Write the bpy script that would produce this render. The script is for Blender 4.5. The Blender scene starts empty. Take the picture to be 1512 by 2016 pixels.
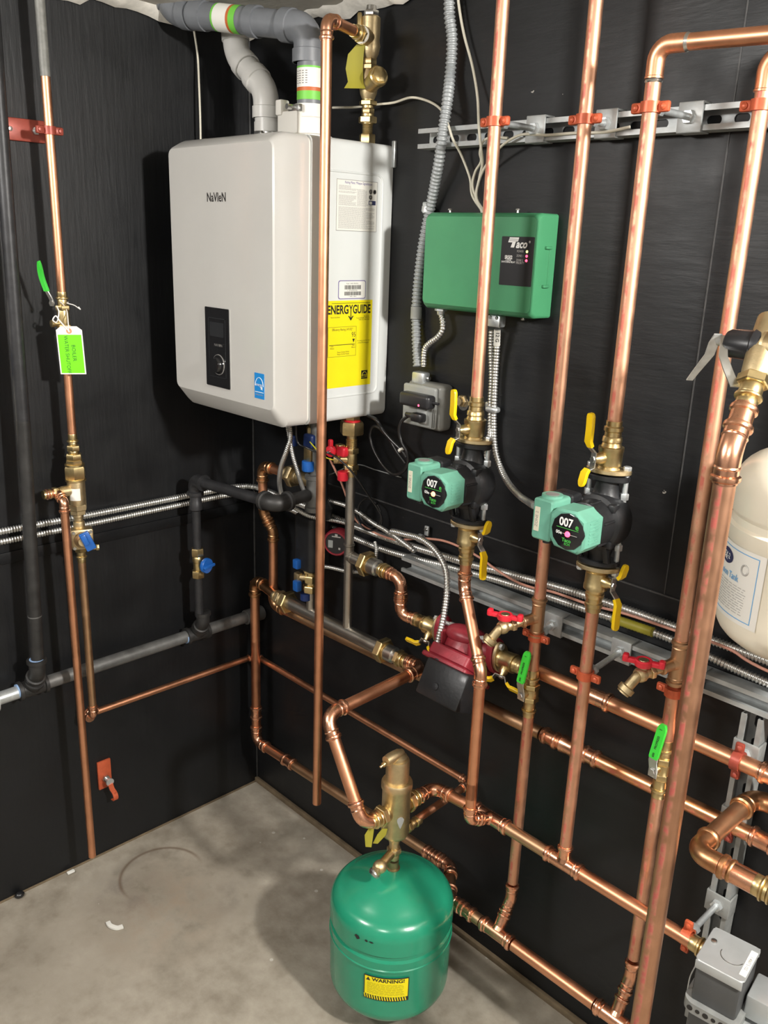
import bpy, bmesh, math, random
from mathutils import Vector, Matrix
random.seed(7)
PI = math.pi
C = bpy.context.scene.collection
V = Vector
XA, YA, ZA = V((1, 0, 0)), V((0, 1, 0)), V((0, 0, 1))


def frame(o, X, Y):
    """matrix with local x = X, local y = Y, local z = X x Y"""
    X = V(X).normalized(); Y = V(Y).normalized(); Z = X.cross(Y).normalized(); Y = Z.cross(X)
    return Matrix(((X.x, Y.x, Z.x, o[0]), (X.y, Y.y, Z.y, o[1]), (X.z, Y.z, Z.z, o[2]), (0, 0, 0, 1)))


def axial(o, d, hint=(0, -1, 0)):
    """matrix with local z along d and local x towards hint"""
    Z = V(d).normalized(); h = V(hint)
    if abs(Z.dot(h.normalized())) > .98: h = V((1, 0, 0)) if abs(Z.x) < .9 else V((0, 0, 1))
    X = (h - Z * h.dot(Z)).normalized(); Y = Z.cross(X)
    return Matrix(((X.x, Y.x, Z.x, o[0]), (X.y, Y.y, Z.y, o[1]), (X.z, Y.z, Z.z, o[2]), (0, 0, 0, 1)))


def arc_path(pts, R, n=7):
    """polyline with rounded corners"""
    pts = [V(p) for p in pts]; out = [pts[0]]
    for i in range(1, len(pts) - 1):
        a, b, c = pts[i - 1], pts[i], pts[i + 1]
        u = (a - b).normalized(); w = (c - b).normalized()
        ang = u.angle(w)
        if ang > PI - .02: out.append(b); continue
        t = min(R / math.tan(ang / 2), (a - b).length * .49, (c - b).length * .49)
        r = t * math.tan(ang / 2)
        cen = b + (u + w).normalized() * (r / math.sin(ang / 2))
        s = (b + u * t) - cen; e = (b + w * t) - cen
        tot = s.angle(e)
        for k in range(n + 1):
            f = k / n
            out.append(cen + (s * math.sin((1 - f) * tot) + e * math.sin(f * tot)) / math.sin(tot))
    out.append(pts[-1])
    return out


def spline(pts, n=10):
    """smooth curve through the points"""
    p = [V(q) for q in pts]; p = [p[0] * 2 - p[1]] + p + [p[-1] * 2 - p[-2]]; out = []
    for i in range(1, len(p) - 2):
        for k in range(n):
            t = k / n; a, b, c, d = p[i - 1:i + 3]
            out.append(.5 * (2 * b + (c - a) * t + (2 * a - 5 * b + 4 * c - d) * t * t + (3 * b - a - 3 * c + d) * t ** 3))
    out.append(p[-2])
    return out


def resample(pts, step):
    out = [pts[0]]; need = step
    for a, b in zip(pts, pts[1:]):
        L = (b - a).length; pos = 0
        while L - pos >= need:
            pos += need; out.append(a + (b - a) * (pos / L)); need = step
        need -= (L - pos)
    return out


class MB:
    def __init__(s): s.v = []; s.f = []

    def add(s, vs, fs, M=None):
        b = len(s.v)
        s.v += [(M @ V(q)) if M else V(q) for q in vs]
        s.f += [tuple(b + i for i in f) for f in fs]
        return s

    def tube(s, pts, r, n=16, cap=True, closed=False):
        pts = [V(p) for p in pts]; N = len(pts)
        rs = r if isinstance(r, (list, tuple)) else [r] * N
        t0 = (pts[1] - pts[0]).normalized()
        x = (XA if abs(t0.x) < .8 else ZA); x = (x - t0 * x.dot(t0)).normalized(); prev = t0
        vs = []; fs = []
        for i, p in enumerate(pts):
            if closed: t = pts[(i + 1) % N] - pts[i - 1]
            elif i == 0: t = pts[1] - pts[0]
            elif i == N - 1: t = pts[-1] - pts[-2]
            else: t = (pts[i + 1] - p).normalized() + (p - pts[i - 1]).normalized()
            t = t.normalized() if t.length > 1e-9 else prev
            q = prev.rotation_difference(t); x = q @ x; x = (x - t * x.dot(t)).normalized(); y = t.cross(x); prev = t
            for k in range(n):
                a = 2 * PI * k / n
                vs.append(p + (x * math.cos(a) + y * math.sin(a)) * rs[i])
        for i in range(N if closed else N - 1):
            j = (i + 1) % N
            for k in range(n):
                l = (k + 1) % n
                fs.append((i * n + k, i * n + l, j * n + l, j * n + k))
        if cap and not closed:
            fs.append(tuple(range(n - 1, -1, -1))); fs.append(tuple((N - 1) * n + k for k in range(n)))
        return s.add(vs, fs)

    def lathe(s, prof, M=None, n=24, cap=True, ph=0):
        """prof: list of (z, r)"""
        vs = []; fs = []
        for z, r in prof:
            for k in range(n):
                a = 2 * PI * (k + ph) / n
                vs.append((r * math.cos(a), r * math.sin(a), z))
        for i in range(len(prof) - 1):
            for k in range(n):
                l = (k + 1) % n
                fs.append((i * n + k, i * n + l, (i + 1) * n + l, (i + 1) * n + k))
        if cap:
            if prof[0][1] > 1e-5: fs.append(tuple(range(n - 1, -1, -1)))
            if prof[-1][1] > 1e-5: fs.append(tuple((len(prof) - 1) * n + k for k in range(n)))
        return s.add(vs, fs, M)

    def hexa(s, z0, z1, af, M=None, n=6, ph=0):
        """hexagon nut, af = across flats"""
        R = af / 2 / math.cos(PI / n)
        return s.lathe([(z0, R * .93), (z0 + (z1 - z0) * .12, R), (z1 - (z1 - z0) * .12, R), (z1, R * .93)], M, n, True, ph)

    def box(s, c, d, b=0, M=None, seg=2):
        bm = bmesh.new(); bmesh.ops.create_cube(bm, size=1)
        for v in bm.verts: v.co = V((v.co.x * d[0], v.co.y * d[1], v.co.z * d[2]))
        if b > 0: bmesh.ops.bevel(bm, geom=list(bm.edges), offset=b, segments=seg, affect='EDGES', profile=.5)
        bm.verts.ensure_lookup_table()
        vs = [v.co + V(c) for v in bm.verts]; fs = [tuple(v.index for v in f.verts) for f in bm.faces]; bm.free()
        return s.add(vs, fs, M)

    def loft(s, rings, M=None, cap0=True, cap1=True):
        n = len(rings[0]); vs = [p for r in rings for p in r]; fs = []
        for i in range(len(rings) - 1):
            for k in range(n):
                l = (k + 1) % n
                fs.append((i * n + k, i * n + l, (i + 1) * n + l, (i + 1) * n + k))
        if cap0: fs.append(tuple(range(n - 1, -1, -1)))
        if cap1: fs.append(tuple((len(rings) - 1) * n + k for k in range(n)))
        return s.add(vs, fs, M)

    def prism(s, poly, z0, z1, M=None, bev=0):
        """polygon (x, y) extruded along local z, the rims eased by bev"""
        if not bev: return s.loft([[(x, y, z0) for x, y in poly], [(x, y, z1) for x, y in poly]], M)
        q = inset(poly, bev)
        return s.loft([[(x, y, z0) for x, y in q], [(x, y, z0 + bev) for x, y in poly], [(x, y, z1 - bev) for x, y in poly], [(x, y, z1) for x, y in q]], M)

    def ribbon(s, pts, w, width, th):
        """flat bar along pts; w = direction across its width"""
        pts = [V(p) for p in pts]; w = V(w).normalized(); rings = []
        ws = width if isinstance(width, (list, tuple)) else [width] * len(pts)
        for i, p in enumerate(pts):
            a = pts[max(0, i - 1)]; b = pts[min(len(pts) - 1, i + 1)]
            t = (b - a).normalized(); nn = t.cross(w).normalized()
            h = ws[i] / 2; k = th / 2
            rings.append([p + w * h * .92 + nn * k, p - w * h * .92 + nn * k, p - w * h + nn * k * .4, p - w * h - nn * k * .4, p - w * h * .92 - nn * k, p + w * h * .92 - nn * k, p + w * h - nn * k * .4, p + w * h + nn * k * .4])
        return s.loft(rings)

    def sph(s, c, r, sc=(1, 1, 1), n=16):
        prof = [(-math.cos(PI * i / n), math.sin(PI * i / n)) for i in range(n + 1)]
        M = Matrix.Translation(V(c)) @ Matrix.Diagonal((r * sc[0], r * sc[1], r * sc[2], 1))
        return s.lathe([(z, max(q, 1e-4)) for z, q in prof], M, n * 2, False)


def inset(poly, d):
    n = len(poly); out = []
    for i in range(n):
        a, b, c = V(poly[i - 1]), V(poly[i]), V(poly[(i + 1) % n])
        u = (b - a).normalized(); w = (c - b).normalized()
        nu = V((-u.y, u.x)); nw = V((-w.y, w.x)); m = (nu + nw)
        m = m.normalized() * (d / max(.35, math.cos(nu.angle(nw) / 2))) if m.length > 1e-6 else nu * d
        out.append((b.x + m.x, b.y + m.y))
    return out


def rrect(x0, x1, y0, y1, r, n=5):
    out = []
    for cx, cy, a0 in ((x1 - r, y1 - r, 0), (x0 + r, y1 - r, .5), (x0 + r, y0 + r, 1), (x1 - r, y0 + r, 1.5)):
        for k in range(n + 1):
            a = (a0 + .5 * k / n) * PI
            out.append((cx + r * math.cos(a), cy + r * math.sin(a)))
    return out


def thing(name, label, cat, loc=(0, 0, 0), M=None, group=None):
    """Empty at the thing's base that parents its parts"""
    o = bpy.data.objects.new(name, None); C.objects.link(o); o.empty_display_size = .03
    o.matrix_world = M if M else Matrix.Translation(V(loc))
    o['label'] = label; o['category'] = cat
    if group: o['group'] = group
    return o


LOCAL = {}


def part(T, name, mb, m, label=None, ang=38, local=False, under=None):
    """one mesh part of thing T. Coordinates are world ones unless local."""
    me = bpy.data.meshes.new(name)
    base = T.matrix_world if T else None
    inv = base.inverted() if T and not local else None
    me.from_pydata([tuple(inv @ v) if inv else tuple(v) for v in mb.v], [], mb.f)
    me.validate(); bm = bmesh.new(); bm.from_mesh(me); bmesh.ops.recalc_face_normals(bm, faces=bm.faces); bm.to_mesh(me); bm.free()
    for p in me.polygons: p.use_smooth = True
    me.set_sharp_from_angle(angle=math.radians(ang))
    me.materials.append(m)
    o = bpy.data.objects.new(name, me); C.objects.link(o)
    if T: o.parent = under if under else T
    if label: o['label'] = label
    return o


def solo(name, mb, m, label, cat, group=None, ang=38):
    """a thing that is one mesh; its origin sits at its first point"""
    o = part(None, name, mb, m, ang=ang)
    o['label'] = label; o['category'] = cat
    if group: o['group'] = group
    return o


def struct(name, mb, m, label=None):
    o = part(None, name, mb, m); o['kind'] = 'structure'
    if label: o['label'] = label
    return o


def copy_thing(o, M, label, group=None):
    c = o.copy(); C.objects.link(c); c.matrix_world = M; c['label'] = label
    if group: c['group'] = group

    def rec(a, b):
        for ch in list(a.children):
            d = ch.copy(); C.objects.link(d); d.parent = b; rec(ch, d)
    rec(o, c)
    return c


def pipe(T, a, b, r, m, name='pipe', n=24, hint=(0, -1, 0), wall=True):
    """straight length of tube whose own axis is its local z"""
    a = V(a); b = V(b); L = (b - a).length
    M = axial(a, b - a, hint); mb = MB()
    mb.lathe([(0, r * .8), (0, r), (L, r), (L, r * .8)], None, n)
    o = part(T, name, mb, m, local=True)
    o.matrix_basis = (T.matrix_world.inverted() @ M) if T else M
    return o


def bead(mb, p, d, r, w=.005, R=None):
    """rolled bead of a press fitting"""
    R = R or r * 1.3; M = axial(p, d)
    mb.lathe([(-w, r), (-w * .6, R * .97), (0, R), (w * .6, R * .97), (w, r)], M, 24, False)


def elbow(T, p, d1, d2, r, m, R=None, L=None, name='elbow'):
    p = V(p); d1 = V(d1).normalized(); d2 = V(d2).normalized()
    R = R or r * 2.0; ang = d1.angle(d2); t = R / math.tan(ang / 2)
    L = L or t + r * 1.9
    mb = MB(); rs = r * 1.12
    mb.tube(arc_path([p + d1 * L, p, p + d2 * L], R), rs, 20)
    for d in (d1, d2):
        bead(mb, p + d * (L - r * .5), d, rs, r * .34, r * 1.36)
        bead(mb, p + d * (L - r * 1.5), d, rs, r * .16, r * 1.2)
    return part(T, name, mb, m)


def tee(T, p, dm, db, r, rb, m, L=None, Lb=None, name='tee'):
    p = V(p); dm = V(dm).normalized(); db = V(db).normalized(); L = L or r * 3.0; Lb = Lb or r * 1.2 + rb * 2
    mb = MB(); rs = r * 1.12
    mb.lathe([(-L, rs * .9), (-L, rs), (L, rs), (L, rs * .9)], axial(p, dm), 22)
    mb.lathe([(0, rb * 1.12), (Lb, rb * 1.12), (Lb, rb)], axial(p, db), 22)
    mb.lathe([(r * .6, rb * 1.35), (r * 1.25, rb * 1.12)], axial(p, db), 22, False)
    for s in (-1, 1):
        bead(mb, p + dm * s * (L - r * .45), dm, rs, r * .34, r * 1.36); bead(mb, p + dm * s * (L - r * 1.2), dm, rs, r * .15, r * 1.2)
    bead(mb, p + db * (Lb - rb * .45), db, rb * 1.12, rb * .34, rb * 1.36)
    return part(T, name, mb, m)


def coupling(T, p, d, r, m, L=None, name='coupling'):
    p = V(p); d = V(d).normalized(); L = L or r * 2.2
    mb = MB(); rs = r * 1.12
    mb.lathe([(-L, rs * .9), (-L, rs), (L, rs), (L, rs * .9)], axial(p, d), 22)
    for s in (-1, 1): bead(mb, p + d * s * (L - r * .5), d, rs, r * .34, r * 1.36)
    return part(T, name, mb, m)


def run(T, pts, r, m, mf, R=None, ends=(0, 0), pname='pipe'):
    """pipe run: a length of pipe per leg, an elbow at each corner"""
    pts = [V(p) for p in pts]
    for i in range(len(pts) - 1):
        a, b = pts[i], pts[i + 1]; d = (b - a).normalized()
        off = []
        for j in (i, i + 1):
            if 0 < j < len(pts) - 1:
                u = (pts[j - 1] - pts[j]).normalized(); w = (pts[j + 1] - pts[j]).normalized()
                off.append((R or r * 2.0) / math.tan(u.angle(w) / 2) + r * .4)
            else: off.append(0)
        if (b - a).length > off[0] + off[1] + .004: pipe(T, a + d * off[0], b - d * off[1], r, m, pname)
    for j in range(1, len(pts) - 1): elbow(T, pts[j], pts[j - 1] - pts[j], pts[j + 1] - pts[j], r, mf, R)


def text(T, s, size, M, m, name='lettering', bold=0, sx=1, align='CENTER', shear=0, under=None, fit=None):
    cu = bpy.data.curves.new('lettering', 'FONT'); cu.body = s; cu.size = size; cu.align_x = align; cu.align_y = 'CENTER'
    cu.offset = bold * size; cu.shear = shear; cu.resolution_u = 3; cu.space_line = 1.0
    ob = bpy.data.objects.new('lettering', cu); C.objects.link(ob)
    bpy.context.view_layer.update()
    me = bpy.data.meshes.new_from_object(ob.evaluated_get(bpy.context.evaluated_depsgraph_get()))
    bpy.data.objects.remove(ob); bpy.data.curves.remove(cu)
    if fit:
        xs = [v.co.x for v in me.vertices]; sx = fit / (max(xs) - min(xs))
    me.transform(M @ Matrix.Diagonal((sx, 1, 1, 1))); me.materials.clear(); me.materials.append(m)
    mb = MB(); mb.v = [v.co.copy() for v in me.vertices]; mb.f = [tuple(p.vertices) for p in me.polygons]
    bpy.data.meshes.remove(me)
    return part(T, name, mb, m, under=under)


def flat(poly, M, th=.0006):
    return MB().prism(poly, 0, th, M)


def conduit(pts, r, name, label, group=None, m=None, pitch=.0070, n=10, T=None, cat='conduit'):
    """flexible metal conduit: a tube of rounded rings"""
    p = resample(spline(pts, 14), pitch / 4); rs = [r * (1 + .17 * math.cos(2 * PI * i / 4)) for i in range(len(p))]
    mb = MB().tube(p, rs, n)
    if T: return part(T, name, mb, m or M_['flex'], ang=80)
    return solo(name, mb, m or M_['flex'], label, cat, group, ang=80)


def cable(pts, r, name, label, m, cat='cable', group=None, n=8, k=10):
    return solo(name, MB().tube(spline(pts, k), r, n), m, label, cat, group, ang=80)

# ---------------------------------------------------------------- materials
M_ = {}


def mat(name, col, rough=.5, metal=0., var=0., scale=30., bump=0., bscale=80., coat=0., spec=.5, emit=0., rvar=0.):
    """Principled surface with noise in its colour, roughness and relief"""
    m = bpy.data.materials.new(name); m.use_nodes = True; nt = m.node_tree; N = nt.nodes; L = nt.links
    b = N['Principled BSDF']
    b.inputs['Base Color'].default_value = (*col, 1); b.inputs['Roughness'].default_value = rough; b.inputs['Metallic'].default_value = metal
    b.inputs['Specular IOR Level'].default_value = spec; b.inputs['Coat Weight'].default_value = coat; b.inputs['Coat Roughness'].default_value = .12
    if emit: b.inputs['Emission Color'].default_value = (*col, 1); b.inputs['Emission Strength'].default_value = emit
    if var or bump or rvar:
        tc = N.new('ShaderNodeTexCoord')
        no = N.new('ShaderNodeTexNoise'); no.inputs['Scale'].default_value = scale; no.inputs['Detail'].default_value = 5
        L.new(tc.outputs['Object'], no.inputs['Vector'])
        if var:
            r = N.new('ShaderNodeValToRGB'); r.color_ramp.elements[0].position = .32; r.color_ramp.elements[1].position = .68
            r.color_ramp.elements[0].color = (*[max(0, c * (1 - var)) for c in col], 1); r.color_ramp.elements[1].color = (*[min(1, c * (1 + var * .7)) for c in col], 1)
            L.new(no.outputs['Fac'], r.inputs['Fac']); L.new(r.outputs['Color'], b.inputs['Base Color'])
        if rvar:
            mr = N.new('ShaderNodeMapRange'); mr.inputs['From Min'].default_value = .3; mr.inputs['From Max'].default_value = .7
            mr.inputs['To Min'].default_value = rough - rvar; mr.inputs['To Max'].default_value = rough + rvar
            L.new(no.outputs['Fac'], mr.inputs['Value']); L.new(mr.outputs['Result'], b.inputs['Roughness'])
        if bump:
            n2 = N.new('ShaderNodeTexNoise'); n2.inputs['Scale'].default_value = bscale; n2.inputs['Detail'].default_value = 4
            L.new(tc.outputs['Object'], n2.inputs['Vector'])
            bp = N.new('ShaderNodeBump'); bp.inputs['Strength'].default_value = bump; bp.inputs['Distance'].default_value = .001
            L.new(n2.outputs['Fac'], bp.inputs['Height']); L.new(bp.outputs['Normal'], b.inputs['Normal'])
    M_[name] = m
    return m


def copper(name, col, rough, ink=None, top=None):
    """drawn copper: streaks along the tube (its local z), tarnish blotches and a broken line of printed ink facing local +x"""
    m = mat(name, col, rough, 1.0); nt = m.node_tree; N = nt.nodes; L = nt.links; b = N['Principled BSDF']
    tc = N.new('ShaderNodeTexCoord')
    mp = N.new('ShaderNodeMapping'); mp.inputs['Scale'].default_value = (160, 160, 5); L.new(tc.outputs['Object'], mp.inputs['Vector'])
    st = N.new('ShaderNodeTexNoise'); st.inputs['Scale'].default_value = 1; st.inputs['Detail'].default_value = 3; L.new(mp.outputs['Vector'], st.inputs['Vector'])
    bl = N.new('ShaderNodeTexNoise'); bl.inputs['Scale'].default_value = 28; bl.inputs['Detail'].default_value = 5; L.new(tc.outputs['Object'], bl.inputs['Vector'])
    r1 = N.new('ShaderNodeValToRGB'); e = r1.color_ramp.elements
    e[0].position = .35; e[1].position = .7
    e[0].color = (*[c * .86 for c in col], 1); e[1].color = (*[min(1, c * 1.06) for c in col], 1)
    ad = N.new('ShaderNodeMath'); ad.operation = 'ADD'; L.new(st.outputs['Fac'], ad.inputs[0]); L.new(bl.outputs['Fac'], ad.inputs[1])
    hf = N.new('ShaderNodeMath'); hf.operation = 'MULTIPLY'; hf.inputs[1].default_value = .5; L.new(ad.outputs[0], hf.inputs[0])
    L.new(hf.outputs[0], r1.inputs['Fac'])
    mr = N.new('ShaderNodeMapRange'); mr.inputs['From Min'].default_value = .35; mr.inputs['From Max'].default_value = .65
    mr.inputs['To Min'].default_value = rough * .93; mr.inputs['To Max'].default_value = rough * 1.1
    L.new(bl.outputs['Fac'], mr.inputs['Value']); L.new(mr.outputs['Result'], b.inputs['Roughness'])
    last = r1.outputs['Color']
    if ink:
        sx = N.new('ShaderNodeSeparateXYZ'); L.new(tc.outputs['Object'], sx.inputs[0])
        at = N.new('ShaderNodeMath'); at.operation = 'ARCTAN2'; L.new(sx.outputs['Y'], at.inputs[0]); L.new(sx.outputs['X'], at.inputs[1])
        ab = N.new('ShaderNodeMath'); ab.operation = 'ABSOLUTE'; L.new(at.outputs[0], ab.inputs[0])
        lt = N.new('ShaderNodeMapRange'); lt.inputs['From Min'].default_value = .22; lt.inputs['From Max'].default_value = .36; lt.inputs['To Min'].default_value = 1; lt.inputs['To Max'].default_value = 0
        L.new(ab.outputs[0], lt.inputs['Value'])
        mp2 = N.new('ShaderNodeMapping'); mp2.inputs['Scale'].default_value = (60, 60, 45); L.new(tc.outputs['Object'], mp2.inputs['Vector'])
        n2 = N.new('ShaderNodeTexNoise'); n2.inputs['Scale'].default_value = 1; n2.inputs['Detail'].default_value = 4; L.new(mp2.outputs['Vector'], n2.inputs['Vector'])
        m2 = N.new('ShaderNodeMapRange'); m2.inputs['From Min'].default_value = .4; m2.inputs['From Max'].default_value = .58; m2.inputs['To Max'].default_value = .75; L.new(n2.outputs['Fac'], m2.inputs['Value'])
        mu = N.new('ShaderNodeMath'); mu.operation = 'MULTIPLY'; L.new(lt.outputs[0], mu.inputs[0]); L.new(m2.outputs[0], mu.inputs[1])
        mx = N.new('ShaderNodeMix'); mx.data_type = 'RGBA'; L.new(mu.outputs[0], mx.inputs[0]); L.new(last, mx.inputs[6]); mx.inputs[7].default_value = (*ink, 1)
        last = mx.outputs[2]
        me = N.new('ShaderNodeMath'); me.operation = 'SUBTRACT'; me.inputs[0].default_value = 1; L.new(mu.outputs[0], me.inputs[1]); L.new(me.outputs[0], b.inputs['Metallic'])
    L.new(last, b.inputs['Base Color'])
    return m


copper('copper', (.81, .39, .225), .40)
copper('copper_inked', (.77, .43, .28), .48, (.50, .06, .045))
copper('copper_tarnished', (.58, .36, .21), .43)
copper('copper_fitting', (.90, .47, .30), .27)
copper('copper_fitting_brown', (.60, .32, .16), .34)
mat('copper_paint', (.56, .11, .045), .42, .25, .15, 60)
mat('copper_paint_dark', (.30, .055, .035), .4, .2, .15, 60)
mat('brass', (.68, .53, .27), .34, 1, .12, 60, .15, 160)
mat('brass_cast', (.64, .51, .30), .46, 1, .15, 45, .3, 260)
mat('brass_dull', (.42, .33, .19), .5, 1, .2, 60, .3, 300)
mat('steel', (.62, .62, .60), .3, 1, .08, 40)
mat('stainless', (.55, .52, .47), .36, 1, .1, 25, .05, 60)
mat('zinc', (.62, .65, .66), .38, .75, .12, 90, .1, 200)
mat('strut', (.44, .46, .46), .5, .55, .14, 40, .15, 200)
mat('strut_dull', (.33, .34, .33), .55, .45, .15, 40, .15, 200)
mat('flex', (.60, .60, .58), .34, .9, .1, 60)
mat('flex_light', (.72, .73, .72), .42, .6, .08, 60)
mat('flex_gray', (.34, .36, .37), .5, .35, .08, 60)
mat('iron_black', (.030, .030, .032), .42, .3, .25, 40, .25, 120)
mat('iron_gray', (.17, .17, .165), .5, .5, .3, 25, .35, 90)
mat('iron_dark_gray', (.038, .037, .036), .5, .45, .3, 25, .35, 90)
mat('cast_black', (.012, .0125, .014), .46, .1, .2, 40, .35, 140, .1)
mat('pump_red', (.26, .022, .034), .4, .05, .15, 40, .35, 160)
mat('pump_teal', (.13, .34, .25), .42, 0, .06, 60, .12, 300)
mat('relay_green', (.055, .25, .115), .42, 0, .06, 12, .1, 300)
mat('tank_green', (.016, .25, .14), .24, 0, .08, 9, .08, 30, .3)
mat('tank_white', (.78, .73, .60), .35, 0, .05, 6, 0, 30, .25)
mat('boiler_white', (.66, .68, .67), .34, 0, .02, 8, .05, 240, .15)
mat('boiler_front_shaded', (.50, .49, .465), .26, 0, .02, 8, .05, 240, .3)  # same white enamel as the casing, the front's dimmer light put into the colour
mat('plastic_white', (.70, .68, .63), .45)
mat('plastic_black', (.018, .018, .020), .35)
mat('panel_black', (.012, .012, .013), .12, 0, 0, 1, 0, 1, .5)
mat('screen_black', (.025, .026, .028), .08)
mat('rubber_black', (.012, .012, .013), .35, 0, 0, 1, 0, 1, .2)
mat('pvc_gray', (.16, .17, .185), .42, 0, .1, 20, .05, 60)
mat('pvc_white', (.66, .65, .62), .36, 0, .05, 20)
mat('label_white', (.74, .73, .68), .55)
mat('label_yellow', (.80, .68, .004), .5, 0, .03, 20)
mat('label_cream', (.60, .56, .44), .6)
mat('label_gray', (.30, .31, .30), .6)
mat('label_green', (.16, .52, .06), .5)
mat('label_orange', (.50, .12, .03), .5)
mat('ink_black', (.015, .014, .013), .5)
mat('ink_gray', (.20, .19, .18), .6)
mat('ink_light_gray', (.40, .39, .37), .6)
mat('ink_white', (.78, .78, .76), .5)
mat('ink_navy', (.03, .035, .10), .5)
mat('ink_blue', (.15, .40, .70), .5)
mat('ink_green', (.06, .42, .06), .5)
mat('ink_purple', (.18, .15, .32), .5)
mat('sticker_blue', (.012, .22, .58), .4)
mat('tag_green', (.16, .84, .008), .5)
mat('tag_white', (.78, .76, .73), .6)
mat('tag_ring', (.58, .28, .14), .6)
mat('tag_yellow_old', (.30, .27, .025), .5)
mat('tape_blue', (.035, .17, .35), .7, 0, .08, 40)
mat('handle_yellow', (.84, .55, .006), .34, 0, .03, 30, 0, 1, .2)
mat('handle_green', (.045, .55, .045), .36, 0, .03, 30, 0, 1, .2)
mat('handle_red', (.62, .018, .035), .34, 0, .03, 30, 0, 1, .2)
mat('handle_blue', (.012, .10, .38), .34, 0, .03, 30, 0, 1, .2)
mat('handle_navy', (.012, .03, .12), .4)
mat('paper', (.66, .63, .57), .7, 0, .05, 12)
mat('paper_navy', (.035, .05, .115), .6)
mat('bag_clear', (.50, .48, .42), .2, 0, .15, 20, .6, 25)
mat('wire_white', (.62, .59, .49), .5)
mat('wire_pink', (.56, .27, .20), .45)
mat('teflon', (.70, .70, .68), .6)
mat('sealant_blue', (.25, .38, .60), .6)
mat('box_gray', (.46, .48, .48), .36, .45, .05, 30)
mat('box_dark', (.085, .087, .088), .48, .3, .05, 30)
mat('outlet_gray', (.20, .20, .185), .4, .1, .06, 30)
mat('cover_clear', (.30, .31, .30), .12, 0, .08, 30, .1, 40)
mat('pipe_primer', (.20, .20, .185), .55, .2, .2, 60)
mat('ceiling_paint', (.75, .72, .65), .9, 0, .1, 20, .8, 60)
mat('drywall_torn', (.80, .77, .70), .95, 0, .12, 40, .8, 90)
mat('wood_edge', (.17, .125, .075), .8, 0, .25, 30)
mat('yellow_wire', (.65, .60, .02), .4)
mat('led_red', (1.0, .05, .10), .3, emit=3.0)
mat('led_yellow', (.95, .95, .25), .3, emit=1.2)
mat('led_orange', (1.0, .25, .12), .3, emit=2.5)


def wall_mat(name, vertical):
    """black paint rolled over plywood: raised grain, satin sheen, chips and spatter"""
    m = mat(name, (.0075, .008, .009), .42, spec=.38); nt = m.node_tree; N = nt.nodes; L = nt.links; b = N['Principled BSDF']
    tc = N.new('ShaderNodeTexCoord')
    mp = N.new('ShaderNodeMapping'); L.new(tc.outputs['Object'], mp.inputs['Vector'])
    mp.inputs['Scale'].default_value = (70, 70, 7) if vertical else (9, 50, 50)
    g = N.new('ShaderNodeTexNoise'); g.inputs['Scale'].default_value = 1; g.inputs['Detail'].default_value = 6; g.inputs['Roughness'].default_value = .62
    L.new(mp.outputs[0], g.inputs['Vector'])
    f = N.new('ShaderNodeTexNoise'); f.inputs['Scale'].default_value = 9; f.inputs['Detail'].default_value = 4; L.new(tc.outputs['Object'], f.inputs['Vector'])
    ad = N.new('ShaderNodeMath'); ad.operation = 'MULTIPLY_ADD'; ad.inputs[1].default_value = .6; L.new(f.outputs['Fac'], ad.inputs[0]); L.new(g.outputs['Fac'], ad.inputs[2])
    bp = N.new('ShaderNodeBump'); bp.inputs['Strength'].default_value = .26; bp.inputs['Distance'].default_value = .003
    L.new(ad.outputs[0], bp.inputs['Height']); L.new(bp.outputs[0], b.inputs['Normal'])
    mr = N.new('ShaderNodeMapRange'); mr.inputs['From Min'].default_value = .3; mr.inputs['From Max'].default_value = .7; mr.inputs['To Min'].default_value = .36; mr.inputs['To Max'].default_value = .54
    L.new(f.outputs['Fac'], mr.inputs['Value']); L.new(mr.outputs[0], b.inputs['Roughness'])
    # chips and drips of pale paint
    vo = N.new('ShaderNodeTexVoronoi'); vo.inputs['Scale'].default_value = 12
    ds = N.new('ShaderNodeTexNoise'); ds.inputs['Scale'].default_value = 90; L.new(tc.outputs['Object'], ds.inputs['Vector'])
    dv = N.new('ShaderNodeVectorMath'); dv.operation = 'MULTIPLY_ADD'; dv.inputs[1].default_value = (.02, .02, .02); L.new(ds.outputs['Color'], dv.inputs[0]); L.new(tc.outputs['Object'], dv.inputs[2]); L.new(dv.outputs[0], vo.inputs['Vector'])
    wn = N.new('ShaderNodeMath'); wn.operation = 'LESS_THAN'; wn.inputs[1].default_value = .034; L.new(vo.outputs['Distance'], wn.inputs[0])
    se = N.new('ShaderNodeSeparateColor'); L.new(vo.outputs['Color'], se.inputs[0])
    gt = N.new('ShaderNodeMath'); gt.operation = 'GREATER_THAN'; gt.inputs[1].default_value = .80; L.new(se.outputs[0], gt.inputs[0])
    mu = N.new('ShaderNodeMath'); mu.operation = 'MULTIPLY'; L.new(wn.outputs[0], mu.inputs[0]); L.new(gt.outputs[0], mu.inputs[1])
    sc = N.new('ShaderNodeMath'); sc.operation = 'MULTIPLY'; sc.inputs[1].default_value = .8; L.new(mu.outputs[0], sc.inputs[0])
    mx = N.new('ShaderNodeMix'); mx.data_type = 'RGBA'; L.new(sc.outputs[0], mx.inputs[0]); mx.inputs[6].default_value = (.0075, .008, .009, 1); mx.inputs[7].default_value = (.42, .40, .36, 1)
    L.new(mx.outputs[2], b.inputs['Base Color'])
    return m


wall_mat('wall_paint_upright', True); wall_mat('wall_paint_level', False)


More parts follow.
